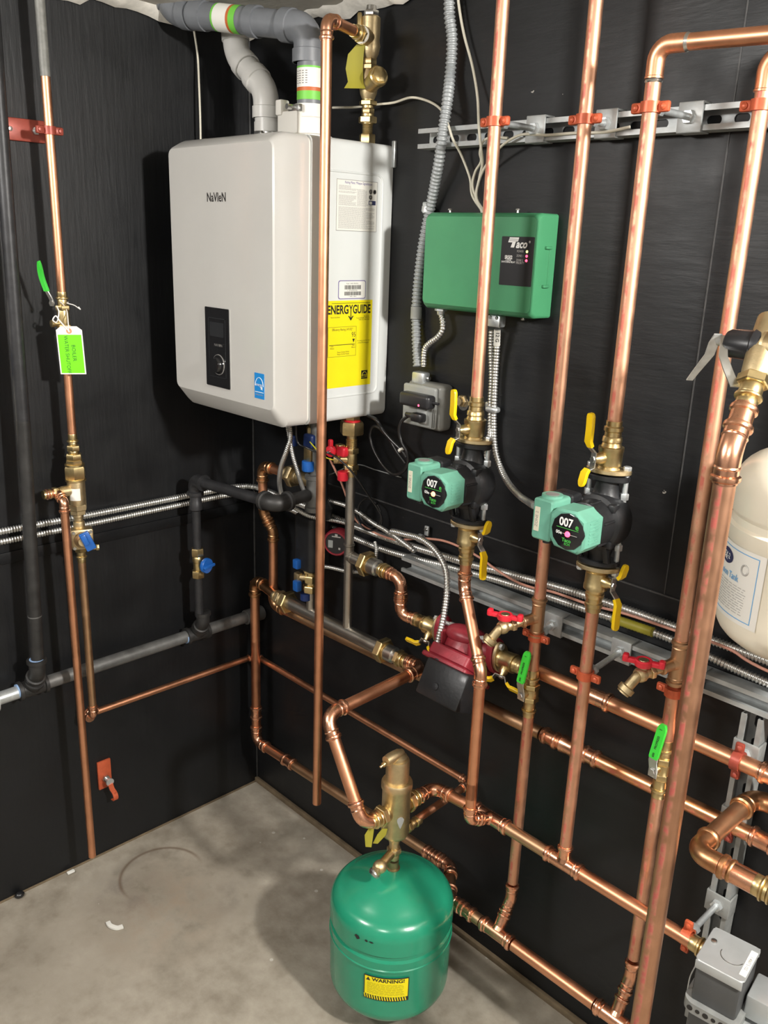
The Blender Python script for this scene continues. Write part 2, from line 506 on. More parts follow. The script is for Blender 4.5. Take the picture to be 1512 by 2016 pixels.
def floor_mat():
    """trowelled concrete: mottled, tan stains, ring marks, scuffs and paint spots"""
    m = mat('concrete', (.30, .27, .23), .62); nt = m.node_tree; N = nt.nodes; L = nt.links; b = N['Principled BSDF']
    tc = N.new('ShaderNodeTexCoord')

    def noise(s, d=6, ro=.6):
        n = N.new('ShaderNodeTexNoise'); n.inputs['Scale'].default_value = s; n.inputs['Detail'].default_value = d; n.inputs['Roughness'].default_value = ro
        L.new(tc.outputs['Object'], n.inputs['Vector']); return n
    a = noise(3.2); c = noise(17); d = noise(90, 3)
    r = N.new('ShaderNodeValToRGB'); e = r.color_ramp.elements
    e[0].position = .33; e[0].color = (.19, .163, .125, 1); e[1].position = .66; e[1].color = (.42, .38, .315, 1)
    e.new(.5).color = (.315, .28, .225, 1)
    ad = N.new('ShaderNodeMath'); ad.operation = 'MULTIPLY_ADD'; ad.inputs[1].default_value = .45; L.new(c.outputs['Fac'], ad.inputs[0])
    h = N.new('ShaderNodeMath'); h.operation = 'MULTIPLY'; h.inputs[1].default_value = .55; L.new(a.outputs['Fac'], h.inputs[0]); L.new(h.outputs[0], ad.inputs[2])
    L.new(ad.outputs[0], r.inputs['Fac']); last = r.outputs['Color']

    def mixc(fac, col, amt):
        nonlocal last
        k = N.new('ShaderNodeMath'); k.operation = 'MULTIPLY'; k.inputs[1].default_value = amt; L.new(fac, k.inputs[0])
        x = N.new('ShaderNodeMix'); x.data_type = 'RGBA'; L.new(k.outputs[0], x.inputs[0]); L.new(last, x.inputs[6]); x.inputs[7].default_value = (*col, 1); last = x.outputs[2]
    for (cx, cy, R, colr, am) in ((.33, -.56, .26, (.26, .19, .13), .55), (.20, -.62, .16, (.12, .11, .10), .5), (.42, -.40, .12, (.13, .12, .10), .45), (.30, -.86, .25, (.20, .17, .13), .4)):
        vs = N.new('ShaderNodeVectorMath'); vs.operation = 'DISTANCE'; L.new(tc.outputs['Object'], vs.inputs[0]); vs.inputs[1].default_value = (cx, cy, 0)
        mr = N.new('ShaderNodeMapRange'); mr.inputs['From Min'].default_value = R * .2; mr.inputs['From Max'].default_value = R; mr.inputs['To Min'].default_value = 1; mr.inputs['To Max'].default_value = 0; L.new(vs.outputs['Value'], mr.inputs['Value'])
        cr = N.new('ShaderNodeMapRange'); cr.inputs['From Min'].default_value = .42; cr.inputs['From Max'].default_value = .62; L.new(c.outputs['Fac'], cr.inputs['Value'])
        k = N.new('ShaderNodeMath'); k.operation = 'MULTIPLY'; L.new(mr.outputs[0], k.inputs[0]); L.new(cr.outputs[0], k.inputs[1])
        mixc(k.outputs[0], colr, am)
    # rust ring left by a bucket
    for cx, cy, R in ((.205, -.50, .122),):
        vs = N.new('ShaderNodeVectorMath'); vs.operation = 'DISTANCE'; L.new(tc.outputs['Object'], vs.inputs[0]); vs.inputs[1].default_value = (cx, cy, 0)
        w = N.new('ShaderNodeMath'); w.operation = 'SUBTRACT'; L.new(vs.outputs['Value'], w.inputs[0]); w.inputs[1].default_value = R
        ab = N.new('ShaderNodeMath'); ab.operation = 'ABSOLUTE'; L.new(w.outputs[0], ab.inputs[0])
        mr = N.new('ShaderNodeMapRange'); mr.inputs['From Min'].default_value = 0; mr.inputs['From Max'].default_value = .008; mr.inputs['To Min'].default_value = 1; mr.inputs['To Max'].default_value = 0; L.new(ab.outputs[0], mr.inputs['Value'])
        k = N.new('ShaderNodeMath'); k.operation = 'MULTIPLY'; L.new(mr.outputs[0], k.inputs[0]); sp = N.new('ShaderNodeSeparateXYZ'); L.new(tc.outputs['Object'], sp.inputs[0])
        gr = N.new('ShaderNodeMapRange'); gr.inputs['From Min'].default_value = cx - .03; gr.inputs['From Max'].default_value = cx + .04; gr.inputs['To Min'].default_value = .8; gr.inputs['To Max'].default_value = 0; L.new(sp.outputs['X'], gr.inputs['Value'])
        L.new(gr.outputs[0], k.inputs[1])
        mixc(k.outputs[0], (.13, .085, .055), 1.0)
    vo = N.new('ShaderNodeTexVoronoi'); vo.inputs['Scale'].default_value = 16; L.new(tc.outputs['Object'], vo.inputs['Vector'])
    lt = N.new('ShaderNodeMath'); lt.operation = 'LESS_THAN'; lt.inputs[1].default_value = .09; L.new(vo.outputs['Distance'], lt.inputs[0])
    se = N.new('ShaderNodeSeparateColor'); L.new(vo.outputs['Color'], se.inputs[0])
    gt = N.new('ShaderNodeMath'); gt.operation = 'GREATER_THAN'; gt.inputs[1].default_value = .78; L.new(se.outputs[1], gt.inputs[0])
    mu = N.new('ShaderNodeMath'); mu.operation = 'MULTIPLY'; L.new(lt.outputs[0], mu.inputs[0]); L.new(gt.outputs[0], mu.inputs[1])
    mixc(mu.outputs[0], (.55, .53, .48), .7)
    L.new(last, b.inputs['Base Color'])
    bp = N.new('ShaderNodeBump'); bp.inputs['Strength'].default_value = .25; bp.inputs['Distance'].default_value = .003; L.new(d.outputs['Fac'], bp.inputs['Height']); L.new(bp.outputs[0], b.inputs['Normal'])


floor_mat()

# ---------------------------------------------------------------- camera and shell
cam = bpy.data.cameras.new('camera'); co = bpy.data.objects.new('camera', cam); C.objects.link(co)
cam.sensor_fit = 'HORIZONTAL'; cam.sensor_width = 36.0; cam.lens = 36.0 * 1708.366 / 1512; cam.clip_start = .02
yaw, pit, roll = -.795150699, .304104135, -.0355393597
fw = V((math.sin(yaw) * math.cos(pit), math.cos(yaw) * math.cos(pit), -math.sin(pit)))
rt = V((math.cos(yaw), -math.sin(yaw), 0)); dn = fw.cross(rt)
r2 = rt * math.cos(roll) + dn * math.sin(roll); d2 = -rt * math.sin(roll) + dn * math.cos(roll)
loc = V((2.18996, -1.56451, 1.85))
co.matrix_world = Matrix(((r2.x, -d2.x, -fw.x, loc.x), (r2.y, -d2.y, -fw.y, loc.y), (r2.z, -d2.z, -fw.z, loc.z), (0, 0, 0, 1)))
bpy.context.scene.camera = co

CEIL = 2.386
struct('floor', MB().box((1.7, -1.6, -.03), (3.8, 3.6, .06)), M_['concrete'])
struct('wall_left', MB().box((-.03, -1.6, CEIL / 2), (.06, 3.6, CEIL + .12)), M_['wall_paint_upright'])
struct('wall_right', MB().box((1.72, .03, CEIL / 2), (3.76, .06, CEIL + .12)), M_['wall_paint_level'])
# the room behind the camera, pale plaster
mat('plaster', (.58, .57, .54), .85, 0, .05, 4)
struct('wall_back', MB().box((1.7, -3.43, CEIL / 2), (3.8, .06, CEIL + .12)), M_['plaster'])
struct('wall_side', MB().box((3.63, -1.6, CEIL / 2), (.06, 3.6, CEIL + .12)), M_['plaster'])
# ceiling: plaster board with a torn edge along both walls
rng = random.Random(3)
edge = []
cl = MB(); cl.box((1.7, -1.6, CEIL + .03), (3.8, 3.6, .06))
struct('ceiling', cl, M_['ceiling_paint'])
# ragged lip of torn board where the ceiling meets the walls
mb = MB()
up = []; lo = []
pts = [(.004, -1.0 + .03 * i) for i in range(33)] + [(.004 + .03 * i, -.004) for i in range(40)]
for i, (x, y) in enumerate(pts):
    w = .020 + rng.random() * .030; h = .010 + rng.random() * .022
    nx, ny = (1, 0) if i < 32 else ((1, -1) if i < 34 else (0, -1))
    up.append([(x, y, CEIL - .0005), (x + nx * w, y + ny * w, CEIL - .0005), (x + nx * w * .7, y + ny * w * .7, CEIL - h * .6), (x + nx * .002, y + ny * .002, CEIL - h)])
mb.loft(up)
o = struct('trim_2', mb, M_['drywall_torn'])
# black painted batten along the left wall, seam battens on the right wall
struct('trim_1', MB().box((.003, -1.5, 1.027), (.006, 2.98, .031), .0015), M_['wall_paint_level'])
mat('seam_paint', (.05, .05, .05), .5, 0, .3, 60)
struct('trim_3', MB().box((1.95, -.0012, 1.177), (3.2, .0024, .0035)), M_['seam_paint'])
struct('trim_4', MB().box((.003, -.003, 1.19), (.005, .005, 2.38), .001), M_['seam_paint'])
struct('trim_5', MB().box((1.42, -.0006, 1.78), (.0025, .0012, 1.2)), M_['seam_paint'])
# bare board edge where the black boards stop short of the floor
struct('baseboard_right', MB().box((1.75, -.006, .008), (3.5, .012, .018), .002), M_['wood_edge'])
struct('baseboard_left', MB().box((.003, -1.6, .0015), (.006, 3.4, .004), .0005), M_['wood_edge'])

# ---------------------------------------------------------------- left wall
cu, cf = M_['copper'], M_['copper_fitting']
LXY = (.09, -.625)          # the make-up water riser stands this far off the corner


def brass_stack(T, name, base, d, spec, m, n=24):
    """turned and hexagonal steps: (kind, length, radius)"""
    M = axial(base, d); z = 0; mb = MB()
    for k, L, r in spec:
        if k == 'h': mb.hexa(z, z + L, r * 2, M)
        elif k == 'b': mb.lathe([(z, r * .8), (z + L * .25, r * .97), (z + L * .5, r), (z + L * .75, r * .97), (z + L, r * .8)], M, n)
        elif k == 't':
            st = 6; mb.lathe([(z + L * i / (2 * st), r * (1 if i % 2 else .93)) for i in range(2 * st + 1)], M, n)
        else: mb.lathe([(z, r * .97), (z + L * .08, r), (z + L * .92, r), (z + L, r * .97)], M, n)
        z += L
    return part(T, name, mb, m)


# --- riser of the make-up line
x, y = LXY
T = thing('water_pipe', 'thin copper riser on left wall up to ceiling, grey painted at its top', 'pipe', (x, y, 1.70))
pipe(T, (x, y, 1.70), (x, y, 2.18), .0105, cu); pipe(T, (x, y, 2.175), (x, y, CEIL), .0112, M_['pipe_primer'], 'painted_pipe')
# --- ball valve with green lever
zt = 1.70
T = thing('ball_valve', 'small brass shutoff valve with raised green lever above the hanging tag', 'valve', (x, y, 1.575))
brass_stack(T, 'body', (x, y, 1.575), ZA, [('c', .014, .012), ('b', .006, .0155), ('c', .016, .012), ('h', .014, .0155), ('c', .034, .0145), ('h', .012, .0155), ('c', .014, .012), ('b', .006, .0155), ('c', .012, .012)], M_['brass'])
part(T, 'stem', MB().lathe([(0, .007), (.024, .007), (.026, .009), (.032, .009), (.033, .004)], axial((x, y, 1.628), (0, -1, 0)), 12), M_['brass'])
h0 = V((0.1154, -0.6600, 1.6783)); h1 = V((0.1144, -0.6720, 1.7066)); h2 = V((0.1110, -0.6800, 1.7390)); h3 = V((0.1248, -0.6900, 1.7751))
part(T, 'lever_strap', MB().ribbon([h0, h0.lerp(h1, .5) + V((.002, 0, 0)), h1], (1, .3, 0), .012, .003), M_['steel'])
part(T, 'lever_grip', MB().ribbon(spline([h1, h2, h3], 5), (1, .3, 0), [.014] * 8 + [.012, .009, .004], .007), M_['handle_green'], 'green rubber lever grip')
part(T, 'lever_nut', MB().hexa(0, .006, .013, axial(h0, (.2, -1, 0))), M_['steel'])
pipe(T2 := thing('water_pipe', 'short copper pipe on left wall between tag and brass backflow fitting', 'pipe', (x, y, 1.33)), (x, y, 1.33), (x, y, 1.58), .0105, cu)
# --- tag on a string
tc = V((0.1350, -0.6323, 1.5673)); X = V((.74, -.67, 0)); X = V((.55, .83, 0)); Zt = V((-.02, .05, 1))
M = frame(tc, V((.62, .78, .02)), V((.02, -.05, 1)))
hw, hh = .0305, .058
T = thing('tag', 'white hanging paper tag with green label reading BOILER WATER SHUTOFF', 'tag', tc)
part(T, 'card', MB().prism([(-hw, -hh), (hw, -hh), (hw, hh - .009), (hw - .012, hh), (-hw + .012, hh), (-hw, hh - .009)], -.0006, .0006, M), M_['tag_white'])
part(T, 'label_panel', MB().prism([(-hw + .003, -hh + .003), (hw - .003, -hh + .003), (hw - .003, hh - .02), (-hw + .003, hh - .02)], .0006, .0012, M), M_['tag_green'], 'bright green label')
part(T, 'eyelet', MB().lathe([(0, .003), (.0012, .003), (.0012, .0065), (0, .0065)], M @ Matrix.Translation((0, hh - .011, .0005)), 20), M_['tag_ring'])
Mt = M @ Matrix.Translation((.0065, -.006, .0014)) @ Matrix.Rotation(-PI / 2, 4, 'Z')
text(T, 'BOILER', .0125, Mt, M_['ink_black'], sx=1.0)
text(T, 'WATER SHUTOFF', .0125, M @ Matrix.Translation((-.0095, -.010, .0014)) @ Matrix.Rotation(-PI / 2, 4, 'Z'), M_['ink_black'], sx=.92)
e0 = M @ V((0, hh - .011, .002))
part(T, 'string', MB().tube(spline([e0, e0 + V((0, 0, .02)), V((x + .016, y + .002, 1.66)), V((x + .013, y - .008, 1.678)), V((x - .012, y - .004, 1.679)), V((x, y + .014, 1.678)), V((x + .016, y + .004, 1.677)), V((x + .02, y + .02, 1.672)), V((x + .022, y + .034, 1.662)), V((x + .022, y + .03, 1.668))], 6), .0012, 6), M_['tag_white'])
part(T, 'loose_string', MB().tube(spline([e0, V((0.1300, -0.6524, 1.6377)), V((0.1200, -0.6570, 1.6490)), V((0.1150, -0.6630, 1.6392)), V((0.1150, -0.6535, 1.6341)), V((0.1100, -0.6444, 1.6561)), V((0.1000, -0.6439, 1.6697))], 6), .0016, 6), M_['tag_white'])

# --- backflow preventer: union, filter body, side outlet
T = thing('backflow_preventer', 'brass backflow fitting with white sticker, below the tag on the left wall', 'valve', (x, y, 1.13))
brass_stack(T, 'upper_union', (x, y, 1.228), ZA, [('c', .006, .026), ('h', .034, .0235), ('c', .006, .0245), ('h', .010, .019), ('h', .016, .0175), ('c', .008, .013), ('h', .014, .0145), ('c', .008, .011), ('b', .006, .015), ('c', .016, .0115)], M_['brass'])
brass_stack(T, 'body', (x, y, 1.128), ZA, [('c', .010, .013), ('h', .012, .018), ('h', .016, .0215), ('c', .062, .0225)], M_['brass_cast'])
part(T, 'side_outlet', MB().lathe([(.015, .014), (.04, .014), (.04, .0125), (.046, .0125)], axial((x, y, 1.205), (0, -1, 0)), 20), M_['brass_cast'])
brass_stack(T, 'side_union', (x, y - .044, 1.205), (0, -1, 0), [('c', .006, .012), ('h', .012, .0135), ('c', .006, .011), ('b', .006, .0135), ('c', .014, .0115)], M_['brass'])
a0 = math.atan2(-.67, .74)
part(T, 'sticker', MB().loft([[(x + .0229 * math.cos(a0 + t), y + .0229 * math.sin(a0 + t), z) for z in (1.180, 1.212)] for t in [-.5 + .15 * i for i in range(9)]], None, False, False), M_['label_white'], 'white sticker')

# --- its copper discharge, open above the floor
yd = y - .063
T = thing('discharge_pipe', 'copper drain pipe on left wall ending open above the floor beside the copper hanger plate', 'pipe', (x + .04, yd, .12))
yd2 = -.674
run(T, [(x, y - .06, 1.205), (x, yd2, 1.205), (x + .04, yd2 - .004, 1.19), (x + .04, yd2 - .004, .118)], .0105, M_['copper'], cf, R=.013)
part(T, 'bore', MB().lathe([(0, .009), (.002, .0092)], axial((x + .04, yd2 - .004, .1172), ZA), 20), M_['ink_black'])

# --- pressure reducing fill valve with blue lever
T = thing('fill_valve', 'square bodied bronze fill valve with blue lever on the left wall water line', 'valve', (x, y, 1.055))
brass_stack(T, 'inlet', (x, y, 1.098), ZA, [('c', .02, .0145), ('c', .014, .0115)], M_['brass_cast'])
Mv = frame((x + .012, y, 1.075), (.35, .94, 0), (0, 0, 1))
part(T, 'body', MB().box((0, 0, 0), (.056, .056, .034), .006, Mv), M_['brass_cast'])
part(T, 'bonnet', MB().lathe([(0, .022), (.008, .021), (.014, .013), (.018, .012)], Mv @ Matrix.Translation((0, 0, .017)), 24), M_['brass_cast'])
for sx in (-1, 1):
    for sy in (-1, 1):
        part(T, 'bolt', MB().hexa(0, .005, .008, Mv @ Matrix.Translation((sx * .021, sy * .021, .017))), M_['steel'])
lv = MB()
Ml = Mv @ Matrix.Translation((.012, -.002, .03)) @ Matrix.Rotation(math.radians(22), 4, 'Z')
lv.box((0, .004, .006), (.026, .052, .012), .003, Ml); lv.box((-.004, .012, .014), (.014, .030, .008), .003, Ml)
part(T, 'lever', lv, M_['handle_blue'], 'blue plastic lever')
brass_stack(T, 'outlet_fitting', (x, y, 1.004), ZA, [('c', .012, .0115), ('b', .006, .0145), ('c', .012, .0115), ('h', .014, .014)], M_['brass'])
brass_stack(T, 'test_port', Mv @ V((.022, -.026, .012)), (.35, .94, 0), [('c', .010, .006), ('h', .008, .007)], M_['brass'])

# --- make-up line to the corner and along the right wall
T = thing('water_pipe', 'thin copper line down left wall then along right wall behind brass separator', 'pipe', (x, y, .545))
xr, zr = .047, .519
pipe(T, (x, y, .555), (x, y, 1.006), .0105, M_['copper_tarnished'])
elbow(T, (x, y, .538), ZA, (-1, 0, 0), .0105, cf, R=.015)
elbow(T, (xr, y - .004, .530), (1, 0, 0), (0, 1, -.04), .0105, cf, R=.015)
pipe(T, (xr, y + .03, zr + .004), (xr, -.060, zr), .0095, cu)
yr = -.036
elbow(T, (xr, yr, zr), (0, -1, 0), (1, 0, 0), .0095, cf, R=.013)
pipe(T, (xr + .02, yr, zr), (.962, yr, zr), .0095, cu)
elbow(T, (.985, yr, zr), (-1, 0, 0), (0, -1, 0), .0095, cf, R=.016)
pipe(T, (.985, yr - .02, zr), (.985, -.232, zr - .012), .0095, cu)

# --- pipe plate and split ring high on the left wall
T = thing('pipe_clamp', 'dark red plate with ring clamp holding the thin riser high on left wall', 'clamp', (.004, -.627, 2.066))
part(T, 'plate', MB().box((.004, -.648, 2.066), (.008, .098, .050), .003), M_['copper_paint_dark'])
part(T, 'rod', MB().lathe([(0, .0055), (.06, .0055)], axial((.008, y, 2.066), XA), 12), M_['zinc'])
part(T, 'rod_nut', MB().hexa(.008, .018, .016, axial((0, y, 2.066), XA)), M_['steel'])
mbc = MB().lathe([(-.009, .011), (-.009, .0145), (.009, .0145), (.009, .011), (-.009, .011)], Matrix.Translation((x, y, 2.063)), 24, False)
for s in (-1, 1): mbc.box((x, y + s * .0225, 2.063), (.010, .020, .018), .004)
part(T, 'ring', mbc, M_['copper_paint_dark'])
for s in (-1, 1): part(T, 'screw', MB().lathe([(0, .0055), (.004, .005), (.005, .001)], axial((x + .005, y + s * .024, 2.063), XA), 12), M_['copper_paint_dark'])
part(T, 'plate_screw', MB().lathe([(0, .006), (.003, .005), (.004, .001)], axial((.008, -.682, 2.066), XA), 12), M_['steel'])

# --- unused copper plate hanger low on the left wall
T = thing('pipe_hanger', 'small copper plate with empty half ring on left wall near floor', 'clamp', (0, -.566, .28))
part(T, 'plate', MB().box((.004, -.566, .279), (.008, .042, .094), .002), M_['copper_paint'])
part(T, 'nut', MB().hexa(.008, .018, .020, axial((0, -.566, .268), XA)), M_['steel'])
part(T, 'rod', MB().lathe([(.008, .0055), (.036, .0055), (.036, .012), (.040, .012)], axial((0, -.566, .268), XA), 14), M_['zinc'])
hk = MB().ribbon(spline([(.041, -.566, .262), (.043, -.563, .245), (.046, -.558, .232), (.050, -.556, .218), (.046, -.556, .206), (.034, -.557, .204)], 5), (.2, 1, .2), .015, .0035)
part(T, 'half_ring', hk, M_['copper_paint'])
part(T, 'screw', MB().lathe([(0, .005), (.004, .004)], axial((.046, -.556, .232), XA), 10), M_['copper_paint'])

# ---------------------------------------------------------------- gas line
gi, gd, gg = M_['iron_black'], M_['iron_dark_gray'], M_['iron_gray']


def mall_tee(T, p, dm, db, r, m):
    mb = MB(); L = r * 2.1
    mb.lathe([(-L, r * 1.1), (-L, r * 1.42), (-L + .009, r * 1.42), (-L + .011, r * 1.2), (0, r * 1.25), (L - .011, r * 1.2), (L - .009, r * 1.42), (L, r * 1.42), (L, r * 1.1)], axial(p, dm), 22)
    mb.lathe([(0, r * 1.2), (L - .011, r * 1.2), (L - .009, r * 1.42), (L, r * 1.42), (L, r * 1.1)], axial(p, db), 22)
    return part(T, 'tee', mb, m)


def mall_elbow(T, p, d1, d2, r, m, k=2.3):
    p = V(p); d1 = V(d1).normalized(); d2 = V(d2).normalized(); mb = MB()
    mb.tube(arc_path([p + d1 * r * k, p, p + d2 * r * k], r * 1.7), r * 1.2, 20)
    for d in (d1, d2): mb.lathe([(0, r * 1.2), (.002, r * 1.45), (.012, r * 1.45), (.012, r)], axial(p + d * (r * k - .006), d), 22)
    return part(T, 'elbow', mb, m)


gx, gz, gr = .042, .665, .0185
T = thing('gas_pipe', 'grey iron gas pipe running level along left wall from left edge to the corner', 'pipe', (gx, -.5, gz))
pipe(T, (gx, -.062, gz + .001), (gx, -.235, gz), gr, gg); pipe(T, (gx, -.275, gz), (gx, -.735, gz - .004), gr, gg)
pipe(T, (gx, -.80, gz - .005), (gx, -.862, gz - .006), gr * .95, M_['zinc'], 'galvanised_nipple')
db = V((.62, 0, .78))
mall_tee(T, (gx, -.253, gz), (0, 1, 0), db, gr, M_['iron_dark_gray']); mall_tee(T, (gx, -.768, gz - .004), (0, 1, 0), db, gr, M_['iron_dark_gray'])
for yy in (-.295, -.810): part(T, 'thread_sealant', MB().lathe([(0, gr * 1.04), (.006, gr * 1.04)], axial((gx, yy, gz - .002), YA), 20), M_['sealant_blue'])
part(T, 'end_flange', MB().lathe([(0, gr * 1.0), (0, gr * 1.75), (.02, gr * 1.75), (.024, gr * 1.1)], axial((gx, -.885, gz - .006), YA), 24), M_['zinc'])
part(T, 'corner_elbow', MB().tube(arc_path([(gx, -.07, gz), (gx, -.028, gz), (gx, -.006, gz)], .03), gr * 1.3, 18), gg)
# black riser
bx, by = .090, -.750
T = thing('gas_pipe', 'black iron gas riser on left wall running from floor level tee up past the paper', 'pipe', (bx, by - .012, .73))
e = V((gx, -.768, gz - .004)) + db * .055
mall_elbow(T, (bx, by - .018, .728), (-.62, 0, -.78), (0, 0, 1), gr * .95, M_['iron_dark_gray'], 1.7)
pipe(T, (bx, by - .016, .745), (bx, by + .004, 1.40), .0168, gd); pipe(T, (bx, by + .004, 1.40), (bx, by + .020, CEIL), .0165, gi)
part(T, 'thread_sealant', MB().lathe([(0, .0185), (.008, .0185)], axial((bx, by - .018, .757), ZA), 20), M_['sealant_blue'])
part(T, 'pipe_joint', MB().lathe([(0, .0175), (.003, .0175)], axial((bx, by - .012, .885), ZA), 20), M_['iron_gray'])
# drop to the boiler
dx, dy = .092, -.272
T = thing('gas_pipe', 'black iron gas branch below boiler rising from grey level pipe to blue handled gas cock', 'pipe', (dx, dy, .70))
mall_elbow(T, (dx, dy + .012, .724), (-.62, .1, -.78), (0, 0, 1), gr * .9, M_['iron_dark_gray'], 1.6)
pipe(T, (dx, dy, .745), (dx, dy, .875), .0125, gi)
zc = .925
T = thing('gas_cock', 'small brass gas cock with round blue knob below the boiler on left wall', 'valve', (dx, dy, .87))
brass_stack(T, 'body', (dx, dy, .872), ZA, [('h', .022, .0165), ('c', .024, .0135), ('b', .022, .016), ('h', .024, .0165)], M_['brass'])
kn = frame((dx + .012, dy + .004, .915), (0, 1, 0), (0, 0, 1)); kn = axial((dx + .014, dy + .006, .915), (.8, .25, 0))
mbk = MB().lathe([(0, .008), (.008, .009), (.010, .022), (.016, .0235), (.022, .022), (.023, .001)], kn, 24); mbk.box((0, 0, .026), (.046, .009, .012), .003, kn)
part(T, 'knob', mbk, M_['handle_blue'], 'blue plastic knob')
T = thing('gas_pipe', 'black iron gas pipe from gas cock up and across under boiler with two elbows', 'pipe', (dx, dy, .96))
zx = 1.172
pipe(T, (dx, dy, .962), (dx, dy, 1.09), .0125, gi)
part(T, 'reducing_coupling', MB().lathe([(0, .013), (.004, .0185), (.026, .0185), (.030, .0165), (.05, .0165), (.052, .013)], axial((dx, dy, 1.08), ZA), 20), gi)
mall_elbow(T, (dx, dy, zx), (0, 0, -1), (1, .04, 0), .0165, gi)
x2, y2 = .432, -.242
pipe(T, (dx + .03, dy + .001, zx), (x2 - .03, y2 - .001, zx + .004), .0155, gi)
mall_elbow(T, (x2, y2, zx + .004), (-1, -.05, 0), (-.08, 1, 0), .0185, M_['iron_dark_gray'])
pipe(T, (x2 - .003, y2 + .04, zx + .004), (x2 - .01, -.125, zx + .006), .0165, M_['iron_dark_gray'])
part(T, 'boiler_tee', MB().lathe([(-.05, .019), (-.05, .026), (-.038, .026), (-.034, .022), (.04, .022), (.042, .026), (.054, .026), (.054, .0125), (.24, .0125)], axial((x2 - .012, -.10, zx + .006), ZA), 20), M_['iron_gray'])

# ---------------------------------------------------------------- conduits, tape, papers
conduit([(.014, -.905, 1.107), (.016, -.6, 1.104), (.016, -.3, 1.104), (.02, -.12, 1.104), (.035, -.04, 1.10), (.10, -.018, 1.095), (.35, -.016, 1.09), (.62, -.018, 1.088), (.90, -.018, 1.099), (1.04, -.018, 1.111), (1.25, -.018, 1.125), (1.5, -.018, 1.126), (1.75, -.018, 1.124), (2.6, -.018, 1.12)], .0085, 'flexible_conduit', 'long armoured conduit, upper of two along both walls, passing behind the copper risers')
conduit([(.014, -.905, 1.078), (.016, -.6, 1.078), (.016, -.3, 1.080), (.02, -.13, 1.082), (.04, -.05, 1.08), (.10, -.02, 1.07), (.35, -.016, 1.058), (.61, -.016, 1.05), (.85, -.016, 1.071), (1.04, -.018, 1.087), (1.25, -.018, 1.094), (1.45, -.018, 1.098), (1.75, -.018, 1.078), (2.6, -.018, 1.07)], .0080, 'flexible_conduit', 'long armoured conduit, lower of two along both walls, with a yellow sleeve on it')
T = solo('conduit_sleeve', MB().tube([V((1.322 + .004 * i, -.018 - .0002 * i, 1.0957 + .0002 * i)) for i in range(25)], [.0098 if i % 2 else .0108 for i in range(25)], 12), M_['tag_yellow_old'], 'yellow sleeve wrapped on the lower conduit below the second zone pump', 'sleeve')
for px, lab in ((-.729, 'tiny zinc strap holding the conduits to left wall beside black gas riser'),):
    mbs = MB().box((.012, px, 1.112), (.024, .014, .034), .004); mbs.lathe([(-.007, .0095), (-.007, .011), (.007, .011), (.007, .0095)], axial((.015, px, 1.106), YA), 16)
    solo('conduit_strap', mbs, M_['zinc'], lab, 'strap')
mbt = MB()
mbt.prism([(0, 0), (.052, -.004), (.056, .018), (.047, .03), (.055, .045), (.034, .058), (.0, .062)], 0, .0008, frame((.0012, -.775, 2.218), (0, 1, 0), (0, 0, 1)))
solo('tape', mbt, M_['tape_blue'], 'torn strip of blue painter tape on left wall at the photo edge', 'tape')
T = thing('plastic_clip', 'white plastic pipe clip on left wall near the photo edge', 'clip', (.0, -.75, 2.09))
part(T, 'strap', MB().box((.012, -.765, 2.106), (.012, .10, .014), .004), M_['plastic_white'])
part(T, 'eye', MB().lathe([(0, .011), (.014, .011), (.014, .005), (.010, .004)], axial((.006, -.714, 2.103), XA), 18), M_['plastic_white'])
# papers in a clear sleeve
T = thing('document', 'white papers with dark blue band in clear sleeve on left wall behind black riser', 'document', (.004, -.80, 1.45))
Mp = frame((.004, -.900, 1.335), (0, 1, 0), (0, 0, 1))
part(T, 'sheet', MB().prism([(0, .06), (.108, .06), (.098, .345), (.085, .352), (0, .355)], .0, .0012, Mp), M_['paper'])
part(T, 'band', MB().prism([(0, .148), (.1055, .148), (.102, .232), (0, .232)], .0012, .0018, Mp), M_['paper_navy'], 'dark blue band')
part(T, 'sleeve', MB().prism([(0, .0), (.04, -.002), (.085, .004), (.118, .004), (.115, .14), (.104, .158), (0, .15)], .0018, .0034, Mp), M_['bag_clear'], 'crinkled clear plastic')
# staple-hung wire dropping to the boiler
cable([(0.0200, -0.1876, 2.3497), (0.0200, -0.1789, 2.2918), (0.0300, -0.1832, 2.2179), (0.0350, -0.1856, 2.1498), (0.0350, -0.1859, 2.0964), (0.0350, -0.1870, 2.0180)], .0028, 'thermostat_wire', 'single white wire hanging from grey vent down to the top of boiler', M_['wire_white'], 'wire')
# pebble in the joint of wall and floor
qc = V((0.3015, -0.7236, 0.0000))
solo('paint_chip', MB().ribbon(spline([qc + V((-.025, .012, .004)), qc + V((-.006, .010, .006)), qc + V((.012, .020, .005)), qc + V((.016, .036, .003))], 5), (0, 0, 1), .006, .012), M_['label_white'], 'curled white paint chip lying on open floor at lower left', 'debris')
solo('pebble', MB().sph((.016, -.852, .008), .011, (1, 1.3, .8), 8), M_['rubber_black'], 'small black lump on floor against left wall at the photo edge', 'debris')
solo('paint_chip', MB().box((.02, -.70, .006), (.012, .022, .006), .002), M_['label_white'], 'small pale chip on floor against the left wall', 'debris')

# ---------------------------------------------------------------- boiler
BX0, BX1, BZ0, BZ1, BYF = .147, .586, 1.414, 2.066, -.357


def rring(x0, x1, z0, z1, r, y, n=5): return [(px, y, pz) for px, pz in rrect(x0, x1, z0, z1, r, n)]


